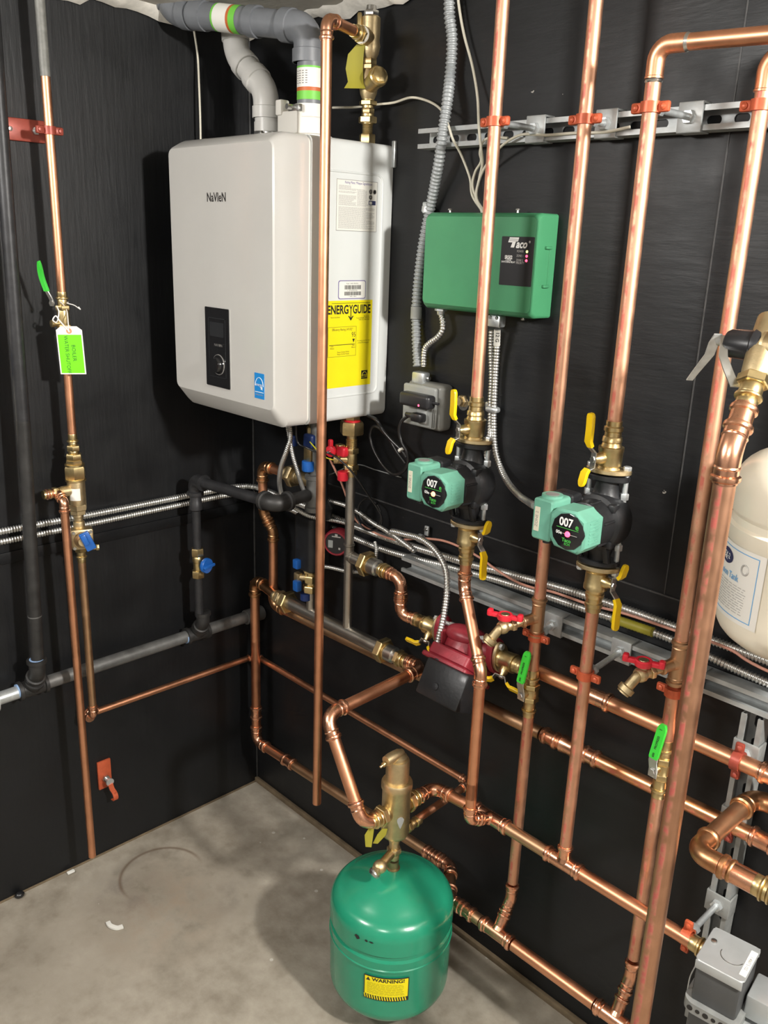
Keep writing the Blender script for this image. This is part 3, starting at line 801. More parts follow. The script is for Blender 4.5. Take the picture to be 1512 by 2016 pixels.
T = thing('boiler', 'white wall hung boiler with black control panel, hanging in the corner', 'boiler', (BX0, 0, BZ0))
mb = MB()
mb.loft([rring(BX0, BX1, BZ0, BZ1, .018, -.002), rring(BX0, BX1, BZ0, BZ1, .018, -.254)])
part(T, 'casing', mb, M_['boiler_white'])
part(T, 'seam', MB().loft([rring(BX0 + .005, BX1 - .005, BZ0 + .005, BZ1 - .005, .016, -.250), rring(BX0 + .005, BX1 - .005, BZ0 + .005, BZ1 - .005, .016, -.266)]), M_['plastic_white'], 'narrow seam between casing and cover')
mb = MB()
mb.loft([rring(BX0 + .001, BX1, BZ0, BZ1, .020, -.262), rring(BX0, BX1, BZ0, BZ1, .022, -.266), rring(BX0, BX1, BZ0, BZ1, .026, -.318), rring(BX0 + .003, BX1 - .002, BZ0 + .012, BZ1 - .005, .028, -.332), rring(BX0 + .006, BX1 - .004, BZ0 + .041, BZ1 - .018, .020, -.3535), rring(BX0 + .009, BX1 - .0075, BZ0 + .046, BZ1 - .022, .016, -.357)])
part(T, 'front_cover', mb, M_['boiler_front_shaded'], ang=24)
# frame: reading direction X, up Z
FF = lambda x, z, d=.0006: frame((x, BYF - d, z), (1, 0, 0), (0, 0, 1))
lg = (0.3623, -0.3570, 1.9301)
text(T, 'NaVIeN', .0285, FF(lg[0], lg[2]), M_['ink_black'], 'brand_lettering', bold=.012, fit=.078)
a = V((0.3023, -0.3570, 1.6777)); b = V((0.4036, -0.3570, 1.6782)); c = V((0.4101, -0.3570, 1.4864)); d = V((0.3066, -0.3570, 1.4845))
x0 = (a.x + d.x) / 2; x1 = (b.x + c.x) / 2; z1 = (a.z + b.z) / 2; z0 = (c.z + d.z) / 2
cp = part(T, 'control_panel', MB().prism(rrect(x0, x1, z0, z1, .003), 0, .003, FF(0, 0, 0)), M_['panel_black'], 'glossy black control panel')
part(T, 'panel_border', MB().prism(rrect(x0 - .0015, x1 + .0025, z0 - .002, z1 + .0015, .003), 0, .0012, FF(0, 0, 0)), M_['ink_light_gray'], under=cp)
w = x1 - x0; h = z1 - z0
bz = MB()
for (xa, xb, za, zb) in ((.14, .86, .865, .875), (.14, .86, .125, .132), (.14, .155, .125, .875), (.845, .86, .125, .875)):
    bz.box((x0 + w * (xa + xb) / 2, BYF - .0033, z0 + h * (za + zb) / 2), (w * (xb - xa), .0008, h * (zb - za)))
part(T, 'panel_inlay', bz, M_['screen_black'], under=cp)
part(T, 'display', MB().prism(rrect(x0 + .2 * w, x1 - .22 * w, z0 + .64 * h, z0 + .82 * h, .002), .003, .0036, FF(0, 0, 0)), M_['screen_black'], under=cp)
text(T, 'NAVIEN', .009, FF(x0 + w * .55, z0 + h * .535, .0034), M_['ink_gray'], 'panel_lettering', sx=1.1, under=cp)
kx, kz = x0 + w * .55, z0 + h * .29
part(T, 'knob', MB().lathe([(.003, .024), (.006, .023), (.006, .019), (.012, .0185), (.015, .016), (.016, .001)], axial((kx, BYF, kz), (0, -1, 0)), 28), M_['panel_black'], under=cp)
part(T, 'knob_ring', MB().lathe([(.0031, .0255), (.0045, .0250), (.0045, .024)], axial((kx, BYF, kz), (0, -1, 0)), 28, False), M_['ink_gray'], under=cp)
sc = V((0.5257, -0.3570, 1.5113)); sw, sh = .0190, .030
st = part(T, 'star_sticker', MB().prism([(-sw, -sh), (sw, -sh), (sw, sh), (-sw, sh)], 0, .0008, FF(sc.x, sc.z, 0)), M_['sticker_blue'], 'blue efficiency star sticker')
FS = lambda dx, dz, k=.0012: frame((sc.x + dx, BYF - k, sc.z + dz), (1, 0, 0), (0, 0, 1))
arc = MB().tube([V((sc.x + .0155 * math.cos(t), BYF - .001, sc.z + .000 + .020 * math.sin(t))) for t in [PI * i / 12 for i in range(13)]], .0007, 6)
part(T, 'star_arc', arc, M_['ink_white'], under=st)
text(T, 'energy', .0105, FS(-.002, .003), M_['ink_white'], 'star_lettering', sx=.95, shear=.3, under=st)
sr = [( .0055 * (1 if i % 2 == 0 else .42) * math.sin(PI * i / 5), .0055 * (1 if i % 2 == 0 else .42) * math.cos(PI * i / 5)) for i in range(10)]
part(T, 'star', MB().prism(sr[::-1], 0, .0005, FS(.009, -.004, .0008)), M_['ink_white'], under=st)
part(T, 'star_line', MB().box((sc.x, BYF - .001, sc.z - .0145), (.033, .0006, .0014)), M_['ink_white'], under=st)
text(T, 'ENERGY STAR', .0052, FS(0, -.021), M_['ink_light_gray'], 'star_lettering', sx=.85, under=st)
# right hand side: ridge, plates
SX = BX1
SS = lambda y, z, d=.0006: frame((SX + d, y, z), (0, 1, 0), (0, 0, 1))
r0 = V((0.5860, -0.0354, 1.9332)); zt = V((0.5860, -0.0499, 1.9951)).z; zb = V((0.5860, -0.0450, 1.4768)).z
part(T, 'panel_ridge', MB().tube([V((SX, yy, zz)) for yy, zz in rrect(-.225, r0.y, zb, zt, .018, 6)], .0028, 8, closed=True), M_['boiler_white'])
# rating plate
q = [V((0.5860, -0.0525, 1.9791)), V((0.5860, -0.0527, 1.8663))]
yb_ = (q[0].y + q[1].y) / 2; ya_ = yb_ - .128; zb_, zt_ = q[1].z, q[0].z
rp = part(T, 'rating_plate', MB().prism([(ya_, zb_), (yb_, zb_), (yb_, zt_), (ya_, zt_)], 0, .0008, frame((SX, 0, 0), (0, 1, 0), (0, 0, 1))), M_['label_white'], 'white rating plate full of small print')
H = zt_ - zb_; W = yb_ - ya_
fr = MB()
for (u0, u1, v0, v1) in ((0, 1, .992, 1), (0, 1, 0, .008), (0, .006, 0, 1), (.994, 1, 0, 1)): fr.box((SX + .0009, ya_ + W * (u0 + u1) / 2, zb_ + H * (v0 + v1) / 2), (.0004, W * (u1 - u0), H * (v1 - v0)))
part(T, 'plate_border', fr, M_['ink_gray'], under=rp)
text(T, 'Rating Plate, *Plaque Signalétique', .0075, SS(ya_ + W * .53, zt_ - H * .055, .001), M_['ink_purple'], 'plate_lettering', sx=.86, bold=.01, under=rp)
pr = MB(); rg = random.Random(5)
for row in range(46):
    v = .88 - row * .0188
    col = [(.05, .48), (.50, .86)] if 3 < row < 20 else [(.05, .95)]
    if row < 3: col = [(.05, .35)]
    for a0, a1 in col:
        if rg.random() < .12: continue
        e = a1 - (rg.random() * .3 if rg.random() < .4 else rg.random() * .03) * (a1 - a0)
        if 3 < row < 18: e = min(e, .74)
        u = a0
        while u < e:
            l = .02 + rg.random() * .05
            pr.box((SX + .001, ya_ + W * (u + min(u + l, e)) / 2, zb_ + H * v), (.0002, W * (min(u + l, e) - u), H * .0085)); u += l + .008
part(T, 'small_print', pr, M_['ink_light_gray'], under=rp)
for k, (u, v) in enumerate(((.83, .80), (.93, .80), (.83, .69))):
    part(T, 'mark', MB().lathe([(0, .0045), (.0004, .0045), (.0004, .0058), (0, .0058)], axial((SX + .001, ya_ + W * u, zb_ + H * v), XA), 20), M_['ink_light_gray'], under=rp)
    part(T, 'mark_centre', MB().prism([(-.0025, -.002), (.0025, -.002), (0, .004)], 0, .0004, SS(ya_ + W * u, zb_ + H * v, .001)), M_['ink_black'] if k == 1 else M_['ink_light_gray'], under=rp)
part(T, 'badge', MB().prism(rrect(-.011, .011, -.0048, .0048, .001), 0, .0005, SS(ya_ + W * .875, zb_ + H * .58, .0008)), M_['ink_navy'], under=rp)
part(T, 'badge_panel', MB().prism(rrect(-.0095, -.001, -.0035, .003, .0006), 0, .0003, SS(ya_ + W * .875, zb_ + H * .58, .0014)), M_['label_white'], under=rp)
# serial sticker
a = V((0.5860, -0.1702, 1.7541)); b = V((0.5860, -0.0819, 1.7103))
ss = part(T, 'serial_sticker', MB().prism(rrect(a.y, b.y, b.z, a.z, .006), 0, .0007, frame((SX, 0, 0), (0, 1, 0), (0, 0, 1))), M_['ink_purple'], 'white barcode sticker with dark rounded border')
part(T, 'sticker_face', MB().prism(rrect(a.y + .002, b.y - .002, b.z + .002, a.z - .002, .005), .0007, .0010, frame((SX, 0, 0), (0, 1, 0), (0, 0, 1))), M_['label_white'], under=ss)
bars = MB(); W2 = b.y - a.y; H2 = a.z - b.z
for v0, v1, s in ((.52, .74, 1), (.2, .40, 4)):
    rg = random.Random(s); u = .22
    while u < .8:
        l = .008 + rg.random() * .016
        bars.box((SX + .0011, a.y + W2 * (u + l / 2), b.z + H2 * (v0 + v1) / 2), (.0003, W2 * l, H2 * (v1 - v0))); u += l + .008 + rg.random() * .012
part(T, 'barcode', bars, M_['ink_black'], under=ss)
text(T, 'Model   NHB-150H(NG)', .0042, SS((a.y + b.y) / 2, b.z + H2 * .83, .0011), M_['ink_black'], 'sticker_lettering', sx=.9, under=ss)
text(T, 'S   NT76220270130', .0042, SS((a.y + b.y) / 2, b.z + H2 * .46, .0011), M_['ink_black'], 'sticker_lettering', sx=.95, under=ss)
text(T, '7   76902   30010', .004, SS((a.y + b.y) / 2, b.z + H2 * .14, .0011), M_['ink_black'], 'sticker_lettering', sx=.95, under=ss)
# energy label
a = V((0.5860, -0.0563, 1.7073)); b = V((0.5860, -0.0600, 1.4990))
y1 = (a.y + b.y) / 2; y0 = y1 - .150; z0 = b.z; z1 = a.z; Wg = y1 - y0; Hg = z1 - z0
eg = part(T, 'energy_label', MB().prism([(y0, z0), (y1, z0), (y1, z1), (y0, z1)], 0, .0007, frame((SX, 0, 0), (0, 1, 0), (0, 0, 1))), M_['label_yellow'], 'yellow energy label')
G = lambda u, v: SS(y0 + Wg * u, z0 + Hg * v, .0009)
text(T, 'ENERG', .0285, G(.255, .893), M_['ink_black'], 'label_lettering', bold=.03, fit=Wg * .445, under=eg)
text(T, 'Y', .0285, G(.53, .893), M_['ink_black'], 'label_lettering', bold=.03, fit=Wg * .085, under=eg)
text(T, 'GUIDE', .0285, G(.765, .893), M_['ink_black'], 'label_lettering', bold=.03, fit=Wg * .39, under=eg)
bx = MB(); B = lambda u0, u1, v0, v1: bx.box((SX + .0009, y0 + Wg * (u0 + u1) / 2, z0 + Hg * (v0 + v1) / 2), (.0004, Wg * (u1 - u0), Hg * (v1 - v0)))
B(.522, .538, .795, .872)
B(.05, .655, .701, .704); B(.05, .655, .362, .365); B(.651, .655, .362, .704); B(.05, .054, .362, .704); B(.08, .63, .494, .501); B(.12, .95, .967, .972)
bx.prism([(-.009, .006), (0, -.0055), (.009, .006), (.0055, .006), (0, 0), (-.0055, .006)], 0, .0004, G(.53, .795))
bx.prism([(-.004, .004), (0, -.005), (.004, .004)], 0, .0004, G(.60, .54))
part(T, 'label_rules', bx, M_['ink_black'], under=eg)
text(T, 'Efficiency Rating (AFUE)*', .0082, G(.36, .672), M_['ink_black'], 'label_lettering', sx=.8, under=eg)
text(T, '95', .0165, G(.60, .606), M_['ink_black'], 'label_lettering', sx=.85, under=eg)
for s, u, v in (('Navien, Inc.', .94, .815), ('Model NHB-080, NHB-110', .94, .795), ('NHB-150, NHB-150H', .94, .775), ('Natural Gas Boiler', .30, .812)):
    text(T, s, .0046, G(u, v), M_['ink_black'], 'label_lettering', align='RIGHT', sx=.85, under=eg)
for s, u, v in (('Least\nEfficient', .14, .472), ('Most\nEfficient', .60, .472), ('Range of Similar Models\nRange of Similar Models', .38, .402), ('For energy cost info, visit\nproductinfo.energy.gov', .82, .52)):
    text(T, s, .0050, G(u, v), M_['ink_black'], 'label_lettering', sx=.8, under=eg)
em = MB().prism(rrect(-.0105, .0105, -.004, .0125, .0005), 0, .0004, G(.86, .115)); em.prism(rrect(-.0105, .0105, -.0085, -.0050, .0003), 0, .0004, G(.86, .115))
part(T, 'emblem', em, M_['ink_black'], under=eg)
part(T, 'emblem_arc', MB().tube([G(.86, .115) @ V((.0085 * math.cos(t), -.002 + .011 * math.sin(t), .0006)) for t in [PI * i / 10 for i in range(11)]], .0006, 6), M_['label_yellow'], under=eg)
text(T, 'energy', .0072, SS(y0 + Wg * .86 - .0005, z0 + Hg * .115 + .001, .0015), M_['label_yellow'], 'emblem_lettering', shear=.3, sx=.9, under=eg)
# wall bracket tab seen past the top rear edge
part(T, 'wall_bracket', MB().box((SX + .004, -.004, 2.045), (.012, .008, .06), .002), M_['zinc'])

# ---------------------------------------------------------------- flue and air intake
gv, wv = M_['pvc_gray'], M_['pvc_white']


def pvc_elbow(T, p, d1, d2, r, m, R=None, k=1.9):
    p = V(p); d1 = V(d1).normalized(); d2 = V(d2).normalized(); R = R or r * 1.5; t = R / math.tan(d1.angle(d2) / 2); L = t + r * 1.0
    mb = MB().tube(arc_path([p + d1 * L, p, p + d2 * L], R, 9), r * 1.1, 26)
    for d in (d1, d2): mb.lathe([(-r * .95, r * 1.1), (-r * .9, r * 1.2), (0, r * 1.2), (0, r)], axial(p + d * L, d), 26)
    return part(T, 'elbow', mb, m)


T = thing('vent_pipe', 'grey plastic flue pipe with green banded labels rising from boiler and turning left', 'pipe', (.476, -.17, BZ1))
g0 = V((.476, -.17, BZ1)); g1 = V((.470, -.172, 2.302)); g2 = V((.06, -.262, 2.372)); r = .0305
pipe(T, g0, (.476, -.17, 2.25), r, gv, n=32); dg = (g2 - g1).normalized()
pvc_elbow(T, g1, (0, 0, -1), dg, r, gv, .05); pipe(T, g1 + dg * .06, g2 - dg * .02, r, gv, n=32)
part(T, 'socket', MB().lathe([(-.015, r * 1.15), (.012, r * 1.15), (.012, r)], axial(g1 + dg * .165, dg), 28), gv)
pvc_elbow(T, g2, -dg, (-.55, -.25, .8), r, gv, .06); part(T, 'socket', MB().lathe([(-.03, r), (-.03, r * 1.13), (.012, r * 1.13), (.012, r)], axial(g2 - dg * .075, dg), 28), gv)


def banded(T, p, d, r, spec, mlist):
    z = 0
    for L, mm, nm in spec:
        part(T, nm, MB().lathe([(z, r + .0006), (z + L, r + .0006)], axial(V(p), V(d)), 32, False), M_[mm]); z += L


banded(T, g2 - dg * .145, -dg, r, [(.006, 'label_green', 'label_band'), (.044, 'label_white', 'label_panel'), (.008, 'label_orange', 'label_band'), (.02, 'label_green', 'label_band')], None)
banded(T, (.476, -.17, 2.150), ZA, r, [(.018, 'label_green', 'label_band'), (.008, 'label_orange', 'label_band'), (.040, 'label_white', 'label_panel'), (.004, 'label_green', 'label_band')], None)
prm = MB()
for k in range(6):
    for j in range(4): prm.ribbon([(.476 + (r + .0009) * math.cos(t), -.17 + (r + .0009) * math.sin(t), 2.184 + .005 * k) for t in [-1.9 + .28 * j + .05 * q for q in range(4)]], (0, 0, 1), .0018, .0003)
part(T, 'label_print', prm, M_['ink_gray'])
T = thing('flue_bracket', 'white plastic flue collar with screw clamp on boiler top at base of grey flue', 'bracket', (.476, -.17, BZ1))
part(T, 'collar', MB().lathe([(0, .052), (.008, .052), (.012, .042), (.045, .040), (.048, .0365), (.075, .0365), (.075, .031)], Matrix.Translation((.476, -.17, BZ1)), 28), M_['plastic_white'])
part(T, 'clamp_block', MB().box((.452, -.205, BZ1 + .035), (.075, .03, .05), .005).box((.425, -.212, BZ1 + .068), (.022, .026, .034), .004), M_['plastic_white'])
part(T, 'clamp_screw', MB().lathe([(0, .006), (.02, .006)], axial((.470, -.214, BZ1 + .066), (0, -1, 0)), 14).box((.475, -.213, BZ1 + .064), (.04, .012, .016), .002), M_['steel'])
T = thing('intake_pipe', 'white plastic air intake pipe bending up behind the grey flue from boiler top', 'pipe', (.262, -.13, BZ1))
w0 = V((0.2555, -0.1300, 2.1235)); w1 = V((0.2520, -0.1300, 2.1963)); w2 = V((0.1267, -0.1300, 2.2900)); r = .0300
w0 = V((w1.x + .004, -.13, BZ1))
pipe(T, w0, w1 - V((0, 0, .02)), r, wv, n=32)
dw = (w2 - w1).normalized()
pvc_elbow(T, w1, (0, 0, -1), dw, r * .98, wv, .07); pvc_elbow(T, w2, -dw, (-.12, 0, 1), r * .98, wv, .07)
pipe(T, w1 + dw * .03, w2 - dw * .03, r, wv, n=32); pipe(T, w2 + V((-.003, 0, .03)), w2 + V((-.012, 0, CEIL - w2.z)), r, wv, n=32)
part(T, 'hose_clamp', MB().lathe([(0, .034), (.014, .034), (.014, .03)], Matrix.Translation((w0.x, w0.y, BZ1 + .018)), 28).box((w0.x + .015, w0.y - .036, BZ1 + .026), (.025, .01, .013), .003), M_['steel'])
part(T, 'base_socket', MB().lathe([(0, .033), (.022, .033), (.022, .03)], Matrix.Translation((w0.x, w0.y, BZ1 + .034)), 28), wv)

# ---------------------------------------------------------------- relief valve on the boiler top and its discharge
px, py = .55, -.056
T = thing('relief_valve', 'upright brass relief valve and strainer on boiler top with faded yellow tag', 'valve', (px, py, BZ1))
brass_stack(T, 'nipple', (px, py, BZ1 - .004), ZA, [('h', .024, .017), ('t', .022, .0125), ('c', .006, .014)], M_['brass'])
brass_stack(T, 'union', (px, py, BZ1 + .044), ZA, [('h', .014, .0195), ('c', .006, .015), ('h', .012, .0135), ('c', .006, .014), ('h', .010, .0185), ('c', .012, .0145)], M_['brass'])
dy_ = V((.86, -.3, .25)).normalized()
mbv = MB().lathe([(0, .014), (.012, .019), (.03, .0225), (.05, .0215), (.062, .016), (.068, .015)], axial((px, py, BZ1 + .094), ZA), 24)
mbv.tube([V((px, py, BZ1 + .122)), V((px, py, BZ1 + .122)) + dy_ * .05], .019, 20)
part(T, 'strainer_body', mbv, M_['brass_cast'])
cap = V((px, py, BZ1 + .122)) + dy_ * .05; Mc = axial(cap, dy_)
part(T, 'strainer_cap', MB().lathe([(0, .019), (.002, .0225), (.010, .0225), (.013, .020)], Mc, 28).hexa(.012, .019, .031, Mc), M_['brass'])
brass_stack(T, 'upper_nipple', (px, py, BZ1 + .158), ZA, [('h', .010, .0185), ('h', .014, .0155), ('c', .006, .0135)], M_['brass'])
brass_stack(T, 'teflon_tape', (px, py, BZ1 + .184), ZA, [('c', .004, .0138)], M_['teflon'])
zo = BZ1 + .190
part(T, 'valve_body', MB().lathe([(-.01, .0135), (0, .019), (.016, .0225), (.03, .0205), (.042, .0215), (.075, .0215), (.078, .018)], axial((px + .003, py, zo), ZA), 24), M_['brass_cast'])
part(T, 'bonnet', MB().hexa(.078, .09, .030, axial((px + .003, py, zo), ZA)).lathe([(.09, .012), (.10, .011)], axial((px + .003, py, zo), ZA), 16), M_['steel'])
part(T, 'test_post', MB().lathe([(0, .006), (.03, .006), (.034, .004)], axial((px - .012, py - .022, zo + .050), ZA), 12), M_['brass'])
dd = V((.34, -.94, 0)).normalized(); o0 = V((px + .003, py, zo + .032))
part(T, 'outlet', MB().lathe([(0, .0165), (.034, .0165), (.036, .0195), (.044, .0195)], axial(o0, dd), 22), M_['brass_cast'])
part(T, 'outlet_tape', MB().lathe([(.044, .0185), (.049, .0185), (.049, .014)], axial(o0, dd), 22), M_['teflon'])
brass_stack(T, 'outlet_adapter', o0 + dd * .049, dd, [('h', .010, .016), ('c', .006, .0135), ('b', .006, .0165), ('c', .016, .0133)], M_['brass'])
tg = MB()
t0 = o0 + dd * .03 + V((-.012, 0, -.016))
tg.ribbon([t0, t0 + V((-.010, -.006, -.02)), t0 + V((-.012, -.008, -.05)), t0 + V((-.006, -.008, -.078)), t0 + V((-.004, -.012, -.092))], (.72, .6, 0), [.020, .036, .040, .036, .05], .0012)
part(T, 'tag', tg, M_['tag_yellow_old'], 'faded yellow tag')
T = thing('discharge_pipe', 'tall open ended copper drain pipe hanging in front of boiler from relief valve', 'pipe', (.62, -.245, .36))
pt = o0 + dd * .07; tp = V((.621, -.246, o0.z))
pe = o0 + dd * ((tp - o0).dot(dd)); pe.z = o0.z
run(T, [pt, pe, (pe.x + .002, pe.y - .002, .362)], .0118, M_['copper'], cf, R=.02)
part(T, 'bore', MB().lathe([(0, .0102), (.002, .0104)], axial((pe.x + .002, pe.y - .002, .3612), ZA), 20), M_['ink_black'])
DISX, DISY = pe.x + .002, pe.y - .002

# ---------------------------------------------------------------- strut channels
SD = .041


def channel(T, a, d, L, m, up=(0, 0, 1)):
    """slotted channel, open side away from the wall: back with slots, two sides, in-turned lips. local x along it, local y across, local z off the wall"""
    M = frame(a, d, up)
    w, t = .0413, .0026
    mb = MB()
    # back plate with slots
    n = int(L / .0508); x = 0
    mb.box((L / 2, w / 2 - .0065, t / 2), (L, .013, t), 0, M); mb.box((L / 2, -w / 2 + .0065, t / 2), (L, .013, t), 0, M)
    for i in range(n + 1):
        x0 = i * .0508; k = [PI * j / 8 for j in range(9)]; rr_ = .00775; h = .0508 / 2 - .0142 + rr_
        right = [(x0 + h - rr_ * math.sin(t), -rr_ * math.cos(t)) for t in k]; left = [(x0 - h + rr_ * math.sin(t), rr_ * math.cos(t)) for t in k]
        mb.prism([(min(max(px_, 0), L), py_) for px_, py_ in right + left], 0, t if False else .0026, M)
    o1 = part(T, 'back', mb, m)
    for s in (-1, 1):
        mb = MB(); y = s * (w / 2)
        mb.prism([(y, 0), (y, SD), (y - s * .0095, SD), (y - s * .0095, SD - .007), (y - s * .0068, SD - .007), (y - s * .0068, SD - t), (y - s * t, SD - t), (y - s * t, 0)][::s], 0, L, M @ Matrix(((0, 0, 1, 0), (1, 0, 0, 0), (0, 1, 0, 0), (0, 0, 0, 1))))
        part(T, 'flange', mb, m)
    return M


T = thing('strut_channel', 'upper galvanised slotted channel across the right wall behind the tall risers', 'strut', (.704, 0, 2.0695))
channel(T, (.704, -.0008, 2.0695), XA, 1.9, M_['strut'])
T = thing('strut_channel', 'long lower galvanised channel below the zone pumps on right wall', 'strut', (.709, 0, 1.0435))
channel(T, (.709, -.0008, 1.0435), XA, 1.9, M_['strut'])
T = thing('strut_channel', 'upright galvanised channel hanging below the long lower one at the right edge', 'strut', (1.648, 0, .15))
channel(T, (1.648, -.0008, 1.015), (0, 0, -1), .96, M_['strut_dull'], (1, 0, 0))


def hanger(p, r, axis, label, base=None, paint='copper_paint', rodm='zinc', strapm='strut', group=None, turn=0):
    """split ring on a threaded rod from a saddle on the channel. axis: direction of the pipe it holds"""
    p = V(p); axis = V(axis); out = V((0, -1, 0)); side = axis.cross(out).normalized()
    b = V((p.x, 0, p.z)) if base is None else V((base[0], 0, base[1]))
    T = thing('pipe_hanger', label, 'clamp', (b.x, -SD, b.z), group=group)
    along = side if abs(side.x) > .5 else axis   # channel direction
    # saddle over the channel
    ch = XA if axis.z else ZA
    Ms = frame((b.x, -SD - .001, b.z), ch, ZA if axis.z else V((-1, 0, 0)))
    sd = MB().box((0, 0, .0025), (.046, .050, .005), .0015, Ms)
    for s in (-1, 1): sd.box((0, s * .0235, -.012), (.046, .004, .032), .001, Ms)
    part(T, 'saddle', sd, M_[strapm])
    part(T, 'saddle_nut', MB().hexa(.004, .015, .021, axial((b.x, -SD, b.z), out)), M_[rodm])
    y0 = -SD - .005; e = p + V((0, r + .004, 0)); s0 = V((b.x, y0, b.z))
    part(T, 'rod', MB().tube([s0, e], .0062, 12), M_[rodm])
    dr = (e - s0).normalized()
    part(T, 'ring_nut', MB().hexa(0, .012, .020, axial(e - dr * .016, dr)), M_[rodm])
    up_ = axis.normalized(); hw = .0085
    ring = MB().lathe([(-hw, r + .0004), (-hw, r + .0042), (hw, r + .0042), (hw, r + .0004), (-hw, r + .0004)], axial(p, up_), 28, False)
    for s in (-1, 1):
        c = p + side * s * (r + .0115)
        ring.box((0, 0, 0), (.021, hw * 2, .0095), .0035, frame(c, side, up_))
    part(T, 'ring', ring, M_[paint], 'copper coloured split ring')
    for s in (-1, 1):
        c = p + side * s * (r + .0125) + out * .0045
        part(T, 'screw', MB().lathe([(0, .0058), (.0025, .0055), (.0042, .003), (.0045, .0008)], axial(c, out), 14), M_[paint])
    return T


AX, AY = 1.034, -.172
BXX, BYY = 1.197, -.114
CX, CY = 1.366, -.178
DX, DY = 1.521, -.112
hanger((AX, AY, 2.071), .0125, ZA, 'orange split ring hanger on upper channel holding leftmost tall riser above green box', group='hangers on the upper channel')
hanger((BXX, BYY, 2.071), .0128, ZA, 'orange split ring hanger on upper channel holding the second tall riser from the left', group='hangers on the upper channel')
hanger((CX, CY, 2.071), .0128, ZA, 'orange split ring hanger on upper channel just below the riser with top elbow', group='hangers on the upper channel')
hanger((DX, DY, 2.071), .0128, ZA, 'orange split ring hanger on upper channel holding rightmost riser at photo edge', group='hangers on the upper channel')
hanger((BXX, BYY, 1.038), .0128, ZA, 'copper split ring hanger on lower channel below left red handled drain', group='hangers on the lower channel', base=(1.192, 1.0435))
hanger((CX, CY, 1.036), .0128, ZA, 'copper split ring hanger on long rod under right zone pump', group='hangers on the lower channel', base=(1.364, 1.0435))
hanger((DX, DY, 1.040), .0128, ZA, 'copper split ring hanger on lower channel half hidden by the thick red marked riser', group='hangers on the lower channel', base=(1.523, 1.0435))
HY = -.080
Z1, Z2, Z3 = .9375, .786, .585
hanger((1.650, HY, Z1), .0160, XA, 'copper ring hanger on upright channel holding the upper level pipe', base=(1.648, Z1), strapm='strut_dull', group='hangers on the upright channel', paint='copper_paint_dark')
hanger((1.652, -.062, Z2), .0155, XA, 'copper ring hanger on upright channel partly hidden by brown pipe bend', base=(1.648, Z2), strapm='strut_dull', group='hangers on the upright channel', paint='copper_paint_dark')
hanger((1.648, -.172, Z3), .0142, XA, 'copper ring hanger with grey rod on upright channel beside the grey control box', base=(1.648, Z3), strapm='strut_dull', group='hangers on the upright channel')
T = thing('strut_bracket', 'galvanised saddle bracket low on upright channel, below the grey rod', 'bracket', (1.648, -SD, .30))
Ms = frame((1.648, -SD - .001, .300), ZA, V((-1, 0, 0)))
sd = MB().box((0, 0, .0025), (.05, .052, .005), .0015, Ms)
for s in (-1, 1): sd.box((0, s * .0245, -.012), (.05, .004, .032), .001, Ms)
part(T, 'saddle', sd, M_['strut_dull']); part(T, 'nut', MB().hexa(.004, .014, .02, axial((1.648, -SD, .300), (0, -1, 0))), M_['zinc'])

# ---------------------------------------------------------------- tall risers
ck = M_['copper_inked']; RP = .0125
T = thing('riser_pipe', 'leftmost tall copper riser, from ceiling down to left zone pump, crossing the green box', 'pipe', (AX, AY, 1.54))
pipe(T, (AX, AY, 1.535), (AX, AY, CEIL), RP, ck)
T = thing('riser_pipe', 'second tall copper riser, unbroken from ceiling to left drain tee', 'pipe', (BXX, BYY, .99))
pipe(T, (BXX, BYY, 1.10), (BXX, BYY, CEIL), .0128, ck); pipe(T, (BXX, BYY, .955), (BXX, BYY, 1.05), .0128, ck)
tee(T, (BXX, BYY, 1.083), ZA, (-.35, -.94, -.12), .0128, .0105, M_['copper_tarnished'], L=.047, Lb=.042)
T = thing('riser_pipe', 'third tall copper riser with soldered elbow at top, ending at right zone pump', 'pipe', (CX, CY, 1.54))
zc = V((1.3658, -0.1780, 2.1633)).z
pipe(T, (CX, CY, 1.54), (CX, CY, zc - .02), .0128, ck)
te = V((1.6000, -0.2950, 2.1277)); dC = V((1, .0, .0))
pC = V((CX, CY, zc)); q1 = V((1.5461, -0.1780, 2.1506)); dC = (V((q1.x, CY, zc + (q1.z - zc) * .6)) - pC).normalized()
mbx = MB().tube(arc_path([pC - V((0, 0, .05)), pC, pC + dC * .052], .032), .0144, 22)
mbx.lathe([(0, .0144), (.001, .0152), (.004, .0152), (.004, .012)], axial(pC - V((0, 0, .046)), (0, 0, -1)), 22)
part(T, 'elbow', mbx, M_['copper'])
part(T, 'solder_ring', MB().lathe([(0, .0132), (.002, .0145), (.006, .0132)], axial(pC - V((0, 0, .056)), ZA), 22), M_['steel'], 'silver solder ring')
part(T, 'solder_ring', MB().lathe([(0, .0132), (.002, .015), (.007, .0132)], axial(pC + dC * .05, dC), 22), M_['steel'], 'silver solder ring')
pipe(T, pC + dC * .02, pC + dC * .50, .0128, M_['copper'])
T = thing('riser_pipe', 'rightmost tall copper riser at photo edge with elbow at top, ending at right drain tee', 'pipe', (DX, DY, 1.0))
zd = V((1.5211, -0.1120, 2.1119)).z
pipe(T, (DX, DY, 1.075), (DX, DY, zd), .0128, ck); pipe(T, (DX, DY, .93), (DX, DY, 1.03), .0128, ck)
mbx = MB().tube(arc_path([(DX, DY, zd - .02), (DX, DY, zd + .03), (DX + .05, DY, zd + .032)], .03), .0146, 22)
mbx.lathe([(0, .0146), (.001, .0155), (.004, .0155), (.004, .012)], axial((DX, DY, zd - .018), (0, 0, -1)), 22)
part(T, 'elbow', mbx, M_['copper']); pipe(T, (DX + .045, DY, zd + .032), (DX + .4, DY, zd + .04), .0128, M_['copper'])
